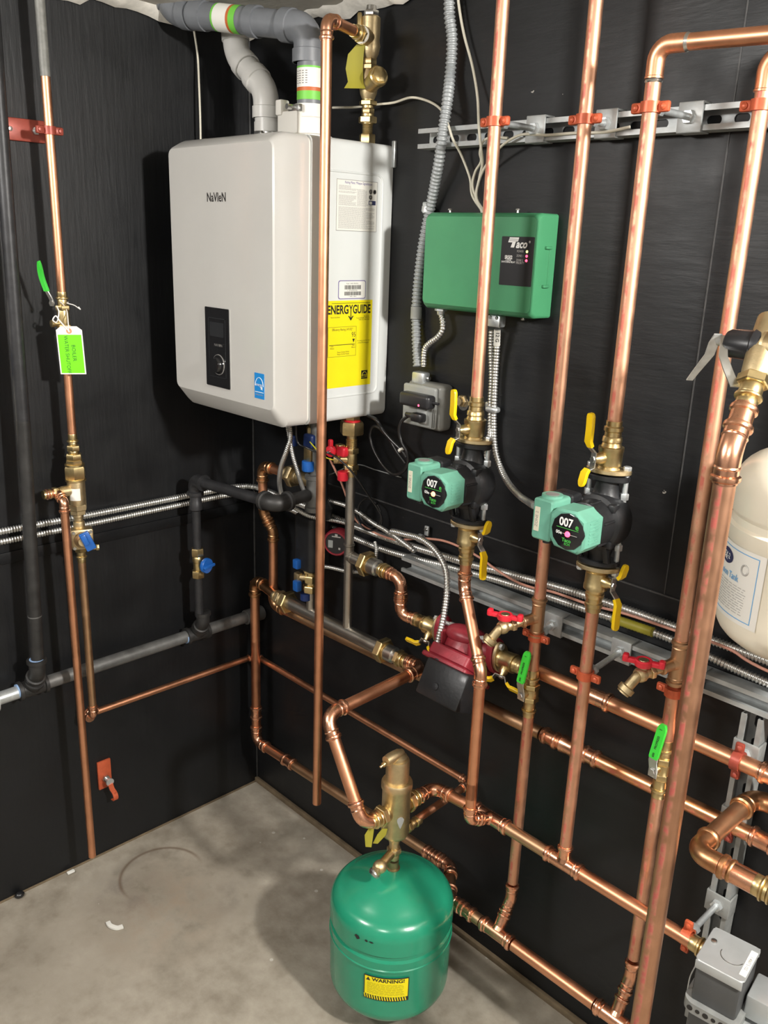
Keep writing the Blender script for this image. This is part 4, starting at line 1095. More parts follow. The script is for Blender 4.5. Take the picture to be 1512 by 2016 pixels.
tee(T, (DX, DY, 1.102), ZA, (-.35, -.94, -.12), .0128, .0105, M_['copper_tarnished'], L=.047, Lb=.042)


# boiler drains with red tee handles
def drain(p, label):
    p = V(p); db = V((-.35, -.94, -.12)).normalized()
    T = thing('drain_valve', label, 'valve', p, group='red handled drain valves')
    s = p + db * .042
    brass_stack(T, 'body', s, db, [('c', .016, .0095), ('h', .010, .0125), ('c', .010, .0105), ('b', .018, .0145)], M_['brass_cast'])
    e = s + db * .042; sp = V((-.35, -.55, -.85)).normalized()
    mb = MB().tube(arc_path([e, e + db * .010, e + db * .010 + sp * .028], .012), .0098, 16)
    f = e + db * .010 + sp * .026; Mf = axial(f, sp)
    mb.lathe([(0, .0098), (.002, .0155), (.012, .0155), (.014, .0125), (.017, .0125), (.017, .009)], Mf, 22)
    part(T, 'spout', mb, M_['brass_dull'])
    hd = V((0, 0, 1)); hb = e + V((0, 0, .010)); Mh = frame(hb + V((0, 0, .014)), (.93, .36, .0), (-.36, .93, 0))
    part(T, 'stem', MB().lathe([(0, .008), (.016, .007)], axial(hb, ZA), 14), M_['brass_cast'])
    hm = MB().lathe([(-.006, .0155), (-.004, .0165), (.005, .0165), (.007, .0145), (.0065, .011), (.003, .010)], Mh, 24)
    for sg in (-1, 1):
        hm.box((sg * .026, 0, .001), (.026, .013, .010), .003, Mh); hm.box((sg * .033, sg * .0, .004), (.012, .016, .016), .004, Mh)
    part(T, 'handle', hm, M_['handle_red'], 'red tee handle')
    part(T, 'handle_cap', MB().lathe([(.003, .0105), (.0065, .009)], Mh, 20), M_['brass_cast'])
    part(T, 'thread_sealant', MB().lathe([(.015, .0102), (.019, .0102)], axial(s, db), 18), M_['sealant_blue'])


drain((BXX, BYY, 1.083), 'brass drain valve with red tee handle on second riser, left of the two')
drain((DX, DY, 1.102), 'brass drain valve with red tee handle beside thick riser, right of the two')


# ball valves with green levers on the returns
def green_valve(x, y, zt, zb, label, hshift, hrot):
    T = thing('ball_valve', label, 'valve', (x, y, zb), group='green lever valves on the returns')
    L = zt - zb; k = L / .118
    brass_stack(T, 'body', (x, y, zb), ZA, [('c', .012 * k, .0138), ('b', .007 * k, .0172), ('c', .020 * k, .0135), ('h', .012 * k, .0165), ('c', .020 * k, .0175), ('h', .012 * k, .0165), ('c', .010 * k, .0145), ('b', .007 * k, .0172), ('c', .018 * k, .0138)], M_['brass'])
    zs = zb + .062 * k; o = V((-.12, -.99, 0)).normalized(); sd = V((0, 0, 1)).cross(o)
    part(T, 'stem', MB().lathe([(.010, .0085), (.026, .008), (.030, .005)], axial((x, y, zs), o), 14), M_['brass'])
    s = V((x, y, zs)) + o * .030
    part(T, 'stem_nut', MB().hexa(0, .006, .013, axial(s, o)), M_['steel'])
    up_ = V((.1, .1, 1)).normalized()
    part(T, 'lever_strap', MB().ribbon([s - V((0, 0, .012)), s + V((0, 0, .006)), s + o * .012 + up_ * .028, s + o * .014 + up_ * .042], sd, .020, .003), M_['steel'])
    g0 = s + o * .014 + up_ * .036
    gr_ = part(T, 'lever_grip', MB().ribbon([g0, g0 + up_ * .004, g0 + up_ * .03, g0 + up_ * .062, g0 + up_ * .070, g0 + up_ * .075], sd, [.018, .0205, .0205, .0205, .017, .010], .007), M_['handle_green'], 'green lever grip')
    Mg = frame(g0 + up_ * .036 + o * .0042, up_, o.cross(up_))
    text(T, 'PROPRESS', .0065, Mg, M_['ink_black'], 'grip_lettering', bold=.02, under=gr_)
    text(T, '1', .008, Mg @ Matrix.Translation((.029, 0, 0)), M_['ink_black'], 'grip_lettering', bold=.03, under=gr_)
    text(T, '600', .006, Mg @ Matrix.Translation((-.027, 0, 0)), M_['ink_black'], 'grip_lettering', bold=.03, under=gr_)


green_valve(BXX, BYY, .958, .842, 'brass ball valve with green lever on second riser, below the maroon pump', 0, 0)
green_valve(DX, DY, .935, .805, 'brass ball valve with green lever tucked against thick red marked riser', 0, 0)
# returns below the valves, into the floor header
FY, FZ = -.160, .268
T = thing('return_pipe', 'copper return riser below left green lever valve, bending into low header pipe', 'pipe', (BXX, BYY, .36))
pipe(T, (BXX, BYY, .39), (BXX, BYY, .845), RP, ck)
fb = V((BXX, BYY, .345)); db = V((BXX, FY, FZ)); dv = (db - fb).normalized()
elbow(T, fb, ZA, dv, RP, cf, R=.03, L=.040); pipe(T, fb + dv * .02, fb + dv * .06, RP, cf, 'nipple')
T = thing('return_pipe', 'copper return riser below right green lever valve, behind thick red marked riser', 'pipe', (DX, DY, .36))
pipe(T, (DX, DY, .40), (DX, DY, .808), RP, ck)
fd = V((DX, DY, .352)); dv2 = (V((DX, FY, FZ)) - fd).normalized(); elbow(T, fd, ZA, dv2, RP, cf, R=.03, L=.040); pipe(T, fd + dv2 * .02, fd + dv2 * .06, RP, cf, 'nipple')
T = thing('header_pipe', 'copper return header running low along right wall just above floor behind green tank', 'pipe', (1.1, FY, FZ))
pipe(T, (1.06, FY, FZ), (BXX - .05, FY, FZ), .0145, M_['copper_tarnished']); pipe(T, (BXX + .05, FY, FZ), (DX - .05, FY, FZ), .0145, M_['copper']); pipe(T, (DX + .05, FY, FZ), (1.95, FY, FZ), .0145, M_['copper'])
tee(T, (BXX, FY, FZ), XA, (0, BYY - FY, .345 - FZ), .0145, RP, cf, L=.046, Lb=.05)
tee(T, (DX, FY, FZ), XA, (0, DY - FY, .352 - FZ), .0145, RP, cf, L=.046, Lb=.05)
coupling(T, (1.105, FY, FZ), XA, .0145, cf, .020)
la = V((.93, -.07, .262))
run(T, [(1.08, FY, FZ), (1.045, FY, FZ), (.965, -.068, .266), (.90, -.068, .262), (.36, -.068, .240)], .0145, M_['copper_tarnished'], cf, R=.03)
# left end of the loop: up the corner to the manifold
coupling(T, (.268, -.068, .237), (1, 0, .03), .0150, cf, .026)
run(T, [(.29, -.068, .238), (.092, -.068, .230), (.092, -.068, .60)], .0150, M_['copper'], cf, R=.03)
pipe(T, (.092, -.068, .36), (.092, -.068, .806), .0150, M_['copper'])
coupling(T, (.092, -.068, .338), ZA, .0150, cf, .024)
elbow(T, (.092, -.068, .812), (0, 0, -1), (1, -.05, 0), .0150, M_['copper_fitting_brown'], R=.028)
pipe(T, (.36, -.068, .240), (.24, -.068, .236), .0145, M_['copper_tarnished'])

# thick riser in front
EX, EY = 1.680, -.395
T = thing('drain_riser', 'thickest copper riser, red marked, standing in front of the others at right', 'pipe', (EX, EY, .02))
pipe(T, (EX, EY, .03), (EX, EY, 1.565), .0157, copper('copper_inked_heavy', (.64, .35, .22), .42, (.46, .05, .06)))
ez = 1.585; du = V((-.012, .075, .10)).normalized(); eP = V((EX, EY, ez))
elbow(T, eP, (0, 0, -1), du, .0157, M_['copper_fitting'], R=.05, L=.046)
coupling(T, eP + du * .052, du, .0150, cf, .022)
eT = eP + du * .072
T = thing('relief_valve', 'brass relief valve with black cap and silver squeeze lever at right photo edge', 'valve', eT)
brass_stack(T, 'adapter', eT, du, [('c', .012, .0155), ('b', .007, .020), ('c', .016, .0165), ('h', .014, .0205), ('c', .008, .0165)], M_['brass'])
vz = eT + du * .074
vb = MB().lathe([(-.03, .018), (-.02, .021), (.02, .024), (.07, .024)], axial(vz, du), 24)
vb.lathe([(0, .026), (.03, .026), (.034, .024)], axial(vz + du * .025 + V((.034, 0, 0)), (-1, 0, 0)), 24); vb.lathe([(0, .026), (.09, .026), (.1, .034), (.12, .034)], axial(vz + du * .025, (1, 0, 0)), 24)
part(T, 'body', vb, M_['brass_cast'])
cpt = vz + du * .025 + V((.0, 0, 0))
part(T, 'cap', MB().lathe([(0, .0235), (.004, .0255), (.014, .0255), (.017, .0225), (.052, .0205), (.056, .018)], axial(cpt, (-1, 0, 0)), 28), M_['plastic_black'], 'black plastic cap')
st = cpt + V((-.054, 0, 0))
part(T, 'spindle', MB().lathe([(0, .0055), (.018, .0055)], axial(st, (-1, 0, 0)), 14), M_['steel'])
pv = st + V((-.018, 0, .002))
lvm = MB().ribbon([pv + V((.004, -.010, .010)), pv + V((-.004, -.004, -.004)), pv + V((-.010, .0, -.022)), pv + V((-.034, .012, -.052)), pv + V((-.044, .016, -.066))], (.8, .6, 0), [.012, .015, .014, .011, .010], .003)
part(T, 'lever', lvm, M_['zinc'], 'silver lever arm')
part(T, 'lever_plate', MB().ribbon([pv + V((.010, -.004, .008)), V((1.6183, -0.3250, 1.7045)), V((1.6313, -0.3300, 1.6859)), V((1.6469, -0.3350, 1.6650))], (.80, .60, 0), [.010, .013, .014, .014], .0025), M_['steel'], 'silver lever plate')
part(T, 'pivot', MB().lathe([(-.008, .004), (.008, .004)], axial(pv, (.45, -.89, 0)), 12), M_['steel'])

# ---------------------------------------------------------------- level supply headers
T = thing('header_pipe', 'upper level copper pipe from maroon pump running right behind the risers', 'pipe', (1.19, HY, Z1))
ch_ = copper('copper_header', (.84, .43, .22), .33, (.46, .07, .05))
pipe(T, (1.185, HY, Z1), (1.31, HY, Z1), .0160, M_['copper']); pipe(T, (1.375, HY, Z1), (1.70, HY, Z1), .0160, M_['copper'])
coupling(T, (1.343, HY, Z1), XA, .0160, cf, .034)
coupling(T, (1.722, HY, Z1), XA, .0160, cf, .03); pipe(T, (1.75, HY, Z1), (1.95, HY, Z1), .0160, M_['copper'])
T = thing('header_pipe', 'lower level copper pipe along right wall from behind the boiler manifold, red marked', 'pipe', (.40, -.058, Z2))
P2Y = -.062
pipe(T, (.43, P2Y + .004, .757), (1.20, P2Y, .777), .0152, M_['copper_tarnished']); coupling(T, (1.228, P2Y, .778), XA, .0152, cf, .022)
part(T, 'reducer', MB().lathe([(-.022, .0165), (-.018, .021), (.0, .0185), (.03, .0205), (.034, .0165)], axial((1.278, P2Y, .780), XA), 22), cf)
pipe(T, (1.24, P2Y, .778), (1.30, P2Y, .781), .0155, M_['copper'])
coupling(T, (1.335, P2Y, .782), XA, .0155, cf, .02); pipe(T, (1.34, P2Y, .782), (1.70, P2Y, .787), .0155, ch_)
coupling(T, (1.716, P2Y, .787), XA, .0155, cf, .026); pipe(T, (1.74, P2Y, .787), (1.95, P2Y, .79), .0155, M_['copper'])
# brown loop in front of the upright channel
T = thing('copper_bend', 'dark brown copper pipe bend looping toward viewer at right photo edge', 'pipe', (1.6788, -0.2800, 0.8575))
c0 = V((1.6788, -0.2800, 0.8575)); rr = .0165
tb = M_['copper_tarnished']
pipe(T, c0 + V((0, .03, 0)), c0 + V((0, .215, 0)), rr, tb); elbow(T, c0 + V((0, .235, 0)), (0, -1, 0), (1, 0, 0), rr, M_['copper_fitting_brown'], R=.03); pipe(T, c0 + V((.03, .235, 0)), c0 + V((.25, .235, 0)), rr, tb)
mbl = MB().tube(arc_path([c0 + V((0, .055, 0)), c0, c0 + V((.05, 0, 0))], .045, 9), rr * 1.1, 22)
bead(mbl, c0 + V((0, .05, 0)), YA, rr * 1.1, .006, rr * 1.3); bead(mbl, c0 + V((.052, 0, 0)), XA, rr * 1.1, .006, rr * 1.34); bead(mbl, c0 + V((.066, 0, 0)), XA, rr * 1.1, .004, rr * 1.24)
part(T, 'elbow', mbl, M_['copper_fitting_brown'])
pipe(T, c0 + V((.045, 0, 0)), c0 + V((.115, 0, 0)), rr * 1.12, cf, 'socket')
brass_stack(T, 'brass_coupling', c0 + V((.105, 0, 0)), XA, [('c', .012, .0185), ('b', .007, .0225), ('c', .006, .019), ('b', .006, .0215), ('c', .05, .019)], M_['brass'])

# ---------------------------------------------------------------- grey control box on its pump at the right edge
T = thing('pump_control_box', 'grey steel control box with small white label at lower right corner', 'control box', (1.735, -.178, .45))
b0 = V((1.735, -.190, 0))
Mb = frame(b0 + V((0, 0, .570)), (1, .12, 0), (-.12, 1, 0))
lid = MB().box((0, 0, .0), (.082, .098, .09), .006, Mb)
part(T, 'case', lid, M_['box_dark'])
lb = MB().prism(rrect(-.044, .044, -.052, .052, .010), .0445, .0485, Mb, .0012)
for y_ in (-.051, .051): lb.box((0, y_, .038), (.084, .003, .018), .001, Mb)
lc = part(T, 'lid', lb, M_['box_gray'], 'light grey lid')
part(T, 'lid_screw', MB().lathe([(.0485, .006), (.051, .005), (.052, .002)], Mb @ Matrix.Translation((-.031, .012, 0)), 16), M_['steel'], under=lc)
part(T, 'knockout', MB().tube([Mb @ V((.008 + .021 * math.cos(t), -.002 + .021 * math.sin(t), .0487)) for t in [PI * (.95 + .95 * i / 14) for i in range(15)]], .0009, 6), M_['steel'], under=lc)
lp = part(T, 'label', MB().prism(rrect(.030, .042, -.036, .036, .001), .0485, .0490, Mb), M_['label_white'], 'white label', under=lc)
text(T, '1 4067 5 122', .0075, Mb @ Matrix.Translation((.036, 0, .0493)) @ Matrix.Rotation(-PI / 2, 4, 'Z'), M_['ink_gray'], 'label_lettering', under=lc)
lowb = MB().box((0, 0, -.10), (.080, .096, .11), .005, Mb)
part(T, 'motor', lowb, M_['box_dark'])
sb = MB().prism(rrect(-.052, .050, -.060, .055, .022, 8), -.066, -.044, Mb)
part(T, 'strap', sb, M_['strut_dull'], 'perforated strap')
hs = MB()
for k in range(6): hs.lathe([(0, .0042 if k % 2 else .0055), (.0006, .0042 if k % 2 else .0055)], axial(Mb @ V((-.036 + .0145 * k, -.0600, -.055)), Mb.to_3x3() @ V((0, -1, 0))), 14)
part(T, 'strap_holes', hs, M_['ink_black'])
sb2 = MB().tube(spline([Mb @ V((-.041, -.03, .03)), Mb @ V((-.050, -.034, -.01)), Mb @ V((-.052, -.030, -.05))], 6), .0015, 6)
part(T, 'wire', sb2, M_['zinc'])
part(T, 'side_plate', MB().box((.085, .02, -.03), (.08, .07, .05), .004, Mb).box((.085, -.01, -.10), (.08, .08, .07), .004, Mb), M_['box_gray'])

# ---------------------------------------------------------------- supply header and right end
T = thing('header_pipe', 'copper supply header from brass separator right to grey control box, carrying two risers', 'pipe', (1.0, -.178, Z3))
PY = -.178; pr_ = .0140
SXc, SYc = .986, -.310       # separator axis
run(T, [(SXc, -.238, .572), (SXc, PY, .574), (1.09, PY, .581)], pr_, M_['copper'], cf, R=.03)
A2X, A2Y = 1.150, -.238
pipe(T, (1.08, PY, .581), (1.125, PY, .583), pr_, M_['copper'])
tee(T, (1.165, PY, .585), XA, (A2X - 1.165, A2Y - PY, .018), pr_, .0118, cf, L=.05, Lb=.034)
pipe(T, (1.21, PY, .585), (1.326, PY, .585), pr_, M_['copper_tarnished'])
tee(T, (CX, PY, .585), XA, ZA, pr_, RP, cf, L=.046, Lb=.045)
pipe(T, (1.41, PY, .585), (1.672, PY, .585), pr_, M_['copper'])
brass_stack(T, 'brass_coupling', (1.660, PY, .585), XA, [('c', .014, .0158), ('b', .008, .0195), ('c', .005, .016), ('b', .006, .0185), ('c', .030, .016)], M_['brass'])
# left riser under its pump, with the offset and foot elbow
T = thing('supply_pipe', 'bright copper supply drop with a kink, from left zone pump past maroon pump', 'pipe', (AX, AY, .6))
k0 = V((AX, AY, 1.118)); k1 = V((A2X, A2Y, .975)); k2 = V((A2X, A2Y, .615)); k3 = V((1.160, PY - .022, .578))
run(T, [(AX, AY, 1.195), k0, k1, (A2X, A2Y, .66)], RP, M_['copper'], cf, R=.03)
pipe(T, (A2X, A2Y, .62), (A2X, A2Y, .70), RP, M_['copper'])
elbow(T, (A2X, A2Y, .603), ZA, (1.165 - A2X, PY - A2Y, -.018), RP, cf, R=.016, L=.034)
T = thing('supply_pipe', 'straight copper supply drop below right zone pump ending in header tee', 'pipe', (CX, CY, .62))
pipe(T, (CX, CY, .625), (CX, CY, 1.20), RP, ck)


# ---------------------------------------------------------------- isolation flange valves
def flange_valve(p, d, side, label, group, oval, kflip=1, rp=.0125, tabs=True, lever_len=.062, strap=.022, lv_dir=None):
    """oval flange with two bolts at p, valve body along d away from the pump, lever stem pointing to side"""
    p = V(p); d = V(d).normalized(); side = V(side).normalized(); ov = V(oval).normalized()
    T = thing('flange_valve', label, 'valve', p, group=group)
    M = frame(p, ov, d.cross(ov))
    ring = []
    for i in range(36):
        a = 2 * PI * i / 36
        rx = .0265 * math.cos(a); ry = .0265 * math.sin(a)
        ex = .042 * math.cos(a)
        ring.append((ex if abs(ex) > 0 else 0, ry * (1 - .25 * abs(math.cos(a)) ** 3)))
    part(T, 'flange', MB().prism(ring, .001, .0095, M, .0015), M_['brass_cast'])
    R_ = rp
    part(T, 'body', MB().lathe([(.009, .0225), (.014, .0195), (.016, .0215), (.040, .0222), (.042, .0232), (.050, .0232), (.051, .019), (.058, .0165), (.060, .0185), (.068, .0175), (.070, .0155), (.078, .0150), (.080, R_ * 1.38), (.087, R_ * 1.38), (.089, .0146), (.098, .0146), (.098, R_)], M, 28), M_['brass'])
    for s in (-1, 1):
        mbb = MB().hexa(.0095, .017, .0135, M @ Matrix.Translation((s * .0335, 0, 0)))
        mbb.lathe([(-.052, .0042), (-.052, .005), (.0, .005)], M @ Matrix.Translation((s * .0335, 0, 0)), 12).hexa(-.046, -.034, .0145, M @ Matrix.Translation((s * .0335, 0, 0)))
        part(T, 'bolt', mbb, M_['zinc'])
    st = p + d * .030
    part(T, 'stem', MB().lathe([(.018, .011), (.030, .0105), (.034, .008), (.040, .0065)], axial(st, side), 16), M_['brass'])
    s0 = st + side * .040; L = V(lv_dir).normalized() if lv_dir else d; wv_ = side.cross(L).normalized()
    part(T, 'stem_nut', MB().hexa(0, .005, .011, axial(s0, side)), M_['steel'])
    part(T, 'lever_strap', MB().ribbon([s0 - L * .020 + side * .016, s0 - L * .016 + side * .002, s0 + L * .012 + side * .001, s0 + L * strap + side * .012, s0 + L * (strap + .007) + side * .014], wv_, .013, .0028), M_['steel'])
    g0 = s0 + L * (strap + .002) + side * .0115
    ge = g0 + L * lever_len + side * .007
    part(T, 'lever_grip', MB().ribbon([g0, g0 + L * .010 + side * .006, g0.lerp(ge, .5) + side * .002, g0.lerp(ge, .9), ge.lerp(g0, .03), ge], wv_, [.013, .0165, .0165, .0165, .013, .007], .007), M_['handle_yellow'], 'yellow lever grip')
    if tabs:
        t0 = s0 - L * .018 + side * .013
        part(T, 'thumb_tab', MB().ribbon([t0, t0 - L * .006 + side * .006, t0 - L * .022 + side * .010, t0 - L * .028 + side * .011, t0 - L * .031 + side * .011], wv_, [.013, .0165, .0165, .012, .006], .007), M_['handle_yellow'], 'yellow thumb tab')
    return T


ov = V((1, -.35, 0))
gU = 'brass flange valves above the zone pumps'; gL = 'brass flange valves under the zone pumps'
flange_valve((AX, AY, 1.446), ZA, (-.25, -.97, 0), 'brass flange valve with raised yellow lever on top of left zone pump', gU, (.95, .3, 0))
flange_valve((CX, CY, 1.452), ZA, (-.25, -.97, 0), 'brass flange valve with raised yellow lever on top of right zone pump', gU, (.95, .3, 0))
flange_valve((AX, AY, 1.270), -ZA, (1, -.15, 0), 'brass flange valve with lowered yellow lever under left zone pump', gL, (.95, .3, 0))
flange_valve((CX, CY, 1.272), -ZA, (1, -.15, 0), 'brass flange valve with lowered yellow lever under right zone pump', gL, (.95, .3, 0))


# ---------------------------------------------------------------- zone pumps
def zone_pump(x, y, z, zone, label):
    T = thing('zone_pump', label, 'pump', (x, y, z - .089), group='zone circulator pumps')
    O = Matrix.Translation((x, y, z))
    # cast volute: neck, bowl and oval flanges
    mb = MB().lathe([(-.088, .022), (-.070, .021), (-.052, .026), (-.03, .036), (0, .040), (.03, .036), (.052, .026), (.070, .021), (.088, .022)], O, 28)
    My = axial((x, y, z), (0, -1, 0))
    mb.lathe([(-.030, .030), (-.026, .046), (-.010, .054), (.020, .056), (.030, .053), (.034, .046), (.066, .044), (.068, .040)], My, 32)
    for k in range(4):
        a = PI / 4 + k * PI / 2
        mb.box((.049 * math.cos(a), .049 * math.sin(a), .026), (.016, .016, .022), .004, My)
    for k in range(6):
        a = k * PI / 3 + .3; mb.box((.044 * math.cos(a), .044 * math.sin(a), .048), (.006, .006, .034), .002, My)
    for s in (-1, 1):
        ring = [(.041 * math.cos(a), .0265 * math.sin(a)) for a in [2 * PI * i / 32 for i in range(32)]]
        mb.prism(ring, .0775, .088, O @ (Matrix.Identity(4) if s > 0 else Matrix.Rotation(PI, 4, 'X')) @ Matrix.Rotation(s * .30, 4, 'Z'), .002)
        mb.ribbon([V((x + s * .03, y - .02, z - .075)), V((x + s * .028, y - .03, z - .04))], (0, 1, 0), .01, .01)
    part(T, 'volute', mb, M_['cast_black'], 'black cast iron body')
    # teal head and terminal box
    Mf = frame((x + .003, y - .0, z + .004), (1, 0, 0), (0, 0, 1))   # local z = -y
    oct_ = [(-.038, -.020), (-.026, -.036), (.024, -.040), (.038, -.026), (.038, .024), (.022, .033), (.016, .038), (-.026, .036), (-.038, .024)]
    hd = MB().prism(oct_, .066, .124, Mf, .004)
    hd.prism(rrect(-.078, -.036, -.034, .044, .006, 3), .062, .122, Mf, .003)
    hd.lathe([(.044, .020), (.0485, .0195)], O @ Matrix.Translation((-.055, -.092, .004)), 24)
    hdp = part(T, 'motor_head', hd, M_['pump_teal'], 'pale green motor head')
    part(T, 'box_back', MB().prism(rrect(-.080, -.034, -.036, .046, .006, 3), .030, .062, Mf, .003), M_['cast_black'])
    part(T, 'knockout', MB().lathe([(.0485, .0125), (.0492, .0125)], O @ Matrix.Translation((-.055, -.092, .004)), 24), M_['ink_gray'], under=hdp)
    dc = (.003, -.001)
    dsk = part(T, 'display_disc', MB().lathe([(.122, .0345), (.1255, .0340), (.1262, .0325)], Mf @ Matrix.Translation((dc[0], dc[1], 0)), 12), M_['panel_black'], 'round black face')
    D = lambda u, v: Mf @ Matrix.Translation((dc[0] + u, dc[1] + v, .1267))
    text(T, '007', .0215, D(-.004, .016), M_['ink_white'], 'face_lettering', bold=.028, sx=.88, under=dsk)
    text(T, 'e', .0150, D(.0195, .0125), M_['ink_green'], 'face_lettering', bold=.02, under=dsk)
    part(T, 'face_rule', MB().box((dc[0], dc[1] + .0055, .1267), (.046, .0009, .0003), 0, Mf), M_['ink_green'], under=dsk)
    text(T, '00e', .0088, D(-.017, -.0045), M_['ink_white'], 'face_lettering', bold=.02, under=dsk)
    part(T, 'face_line', MB().box((dc[0] + .006, dc[1] - .0045, .1267), (.030, .0008, .0003), 0, Mf), M_['ink_light_gray'], under=dsk)
    part(T, 'status_light', MB().lathe([(.1262, .0055), (.1285, .0045), (.1292, .001)], Mf @ Matrix.Translation((dc[0] + .001, dc[1] - .0045, 0)), 16), M_['led_orange'] if zone == 1 else M_['led_red'], 'glowing status light', under=dsk)
    text(T, 'Taco', .0095, D(.0, -.0165), M_['ink_green'], 'face_lettering', bold=.03, under=dsk)
    text(T, 'ECM', .0062, D(.002, -.0235), M_['ink_green'], 'face_lettering', bold=.02, under=dsk)
    lb = part(T, 'zone_label', MB().prism(rrect(-.0725, -.0615, -.018, .028, .001), .122, .1228, Mf), M_['label_cream'], 'cream stick-on label')
    text(T, 'ZONE %d' % zone, .0085, Mf @ Matrix.Translation((-.067, .005, .123)) @ Matrix.Rotation(PI / 2, 4, 'Z'), M_['ink_gray'], 'label_lettering', under=lb)
    # moulded vents on the right flank
    vt = MB()
    for k in range(7):
        vt.box((.0383, -.019 + .0062 * k, .095), (.0012, .0032, .030), .0005, Mf); vt.box((.0383, -.016 + .0062 * k, .086 + .004 * (k % 3)), (.0014, .0014, .008), .0005, Mf)
    part(T, 'vent_ribs', vt, M_['pump_teal'], under=hdp)
    part(T, 'cable_gland', MB().lathe([(0, .011), (.008, .011), (.009, .008), (.013, .008)], axial((x - .06, y - .09, z - .030), (0, 0, -1)), 16), M_['plastic_black'])
    return T


zone_pump(AX, AY, 1.358, 1, 'left zone pump with pale green head marked 007, labelled zone 1')
zone_pump(CX, CY, 1.362, 2, 'right zone pump with pale green head marked 007, labelled zone 2')

# ---------------------------------------------------------------- maroon boiler pump on the level header
RX, RZ = .985, .930
T = thing('boiler_pump', 'maroon cast pump with black terminal box, behind the kinked copper drop', 'pump', (RX, HY, RZ - .12))
O = axial((RX, HY, RZ), XA, (0, -1, 0))      # local z along +x, local x towards the room
mb = MB().lathe([(-.080, .026), (-.068, .024), (-.05, .027), (-.03, .034), (0, .038), (.03, .034), (.05, .027), (.068, .024), (.080, .026)], O, 28)
for s in (-1, 1):
    ring = [(.029 * math.cos(a), .050 * math.sin(a)) for a in [2 * PI * i / 32 for i in range(32)]]
    ring = [(px_, py_) for px_, py_ in ring]
    mb.prism(ring, .074 if s > 0 else -.090, .090 if s > 0 else -.074, O @ Matrix.Rotation(PI / 2 * 0 + .25, 4, 'Z'), .002)
dn_ = V((0, -.62, -.78)).normalized()
Mm = axial((RX, HY, RZ), dn_, (0, -1, 0))
mb.lathe([(-.040, .020), (-.032, .040), (-.015, .050), (.012, .054), (.03, .052), (.034, .046)], Mm, 32)
mb.sph((RX - .005, HY - .024, RZ + .030), .036, (1.25, .8, .62))
mb.prism(rrect(-.060, .060, -.058, .058, .010, 3), .034, .064, frame((RX, HY, RZ), (1, 0, 0), V((1, 0, 0)).cross(dn_) * -1), .004)
mb.prism(rrect(-.070, .070, -.064, .064, .010, 3), .064, .076, frame((RX, HY, RZ), (1, 0, 0), V((1, 0, 0)).cross(dn_) * -1), .003)
for s in (-1, 1): mb.box((RX + s * .045, HY - .03, RZ + .004), (.012, .05, .06), .004)
part(T, 'volute', mb, M_['pump_red'])
part(T, 'motor', MB().lathe([(.07, .048), (.12, .048), (.126, .042)], Mm, 28), M_['cast_black'])
Mk = frame((RX + .028, HY - .098, RZ - .066), (1, 0, 0), (0, .45, .9))
bxk = MB().box((0, 0, 0), (.128, .088, .062), .005, Mk)
tb_ = part(T, 'terminal_box', bxk, M_['cast_black'], 'black terminal box')
part(T, 'box_screw', MB().lathe([(.031, .009), (.0335, .008), (.034, .003)], Mk @ Matrix.Translation((-.012, -.012, 0)), 18), M_['plastic_black'], under=tb_)
part(T, 'conduit_plug', MB().lathe([(0, .021), (.003, .020), (.004, .012)], Mk @ Matrix.Translation((-.045, .0435, .0)) @ Matrix.Rotation(-PI / 2, 4, 'X'), 22), M_['plastic_black'], under=tb_)
gRed = 'brass flange valves beside the maroon pump'
flange_valve((RX - .090, HY, RZ), -XA, (.15, -.75, -.62), 'brass flange valve with yellow lever left of maroon pump', gRed, (0, -.25, .97), lever_len=.042, strap=.012)
flange_valve((RX + .090, HY, RZ), XA, (.15, -.75, -.62), 'brass flange valve with yellow lever right of maroon pump', gRed, (0, -.25, .97), lever_len=.046, strap=.020, rp=.0160)
# its armoured feed
conduit([(.742, -.035, 1.090), (0.6648, -0.0400, 1.1181), (0.7303, -0.0500, 1.1310), (0.7934, -0.0600, 1.1381), (0.8566, -0.0750, 1.1286), (0.9042, -0.0900, 1.1002), (0.9258, -0.1050, 1.0584), (0.9340, -0.1200, 0.9995), (0.9353, -0.1350, 0.9445), (0.9346, -0.1450, 0.8977)], .0072, 'flexible_conduit', 'armoured conduit curving down to the maroon pump terminal box')
T = thing('conduit_connector', 'zinc clamp connector entering maroon pump terminal box', 'connector', (0.9322, -0.1470, 0.8865))
q = V((0.9335, -0.1470, 0.8925)); part(T, 'sleeve', MB().lathe([(-.02, .010), (-.02, .012), (.014, .012), (.016, .009)], axial(q, (-.05, -.2, -1)), 18), M_['zinc'])
part(T, 'screw', MB().lathe([(-.02, .0035), (.02, .0035), (.02, .005), (.024, .005)], axial(q + V((0, 0, .01)), (.8, -.6, .2)), 10), M_['steel'])
T = thing('conduit_strap', 'zinc one hole strap holding two conduits above the maroon pump valve', 'strap', (0.7652, -0.0300, 1.1293))
q = V((0.7619, -0.0300, 1.1257)); part(T, 'saddle', MB().lathe([(-.006, .0092), (-.006, .0112), (.006, .0112), (.006, .0092)], axial(q, (1, 0, -.1)), 16), M_['zinc'])
part(T, 'ear', MB().box(q + V((.004, .018, .018)), (.014, .006, .026), .002), M_['zinc']); part(T, 'screw', MB().lathe([(0, .005), (.003, .004)], axial(q + V((.004, .014, .022)), (0, -1, 0)), 12), M_['steel'])

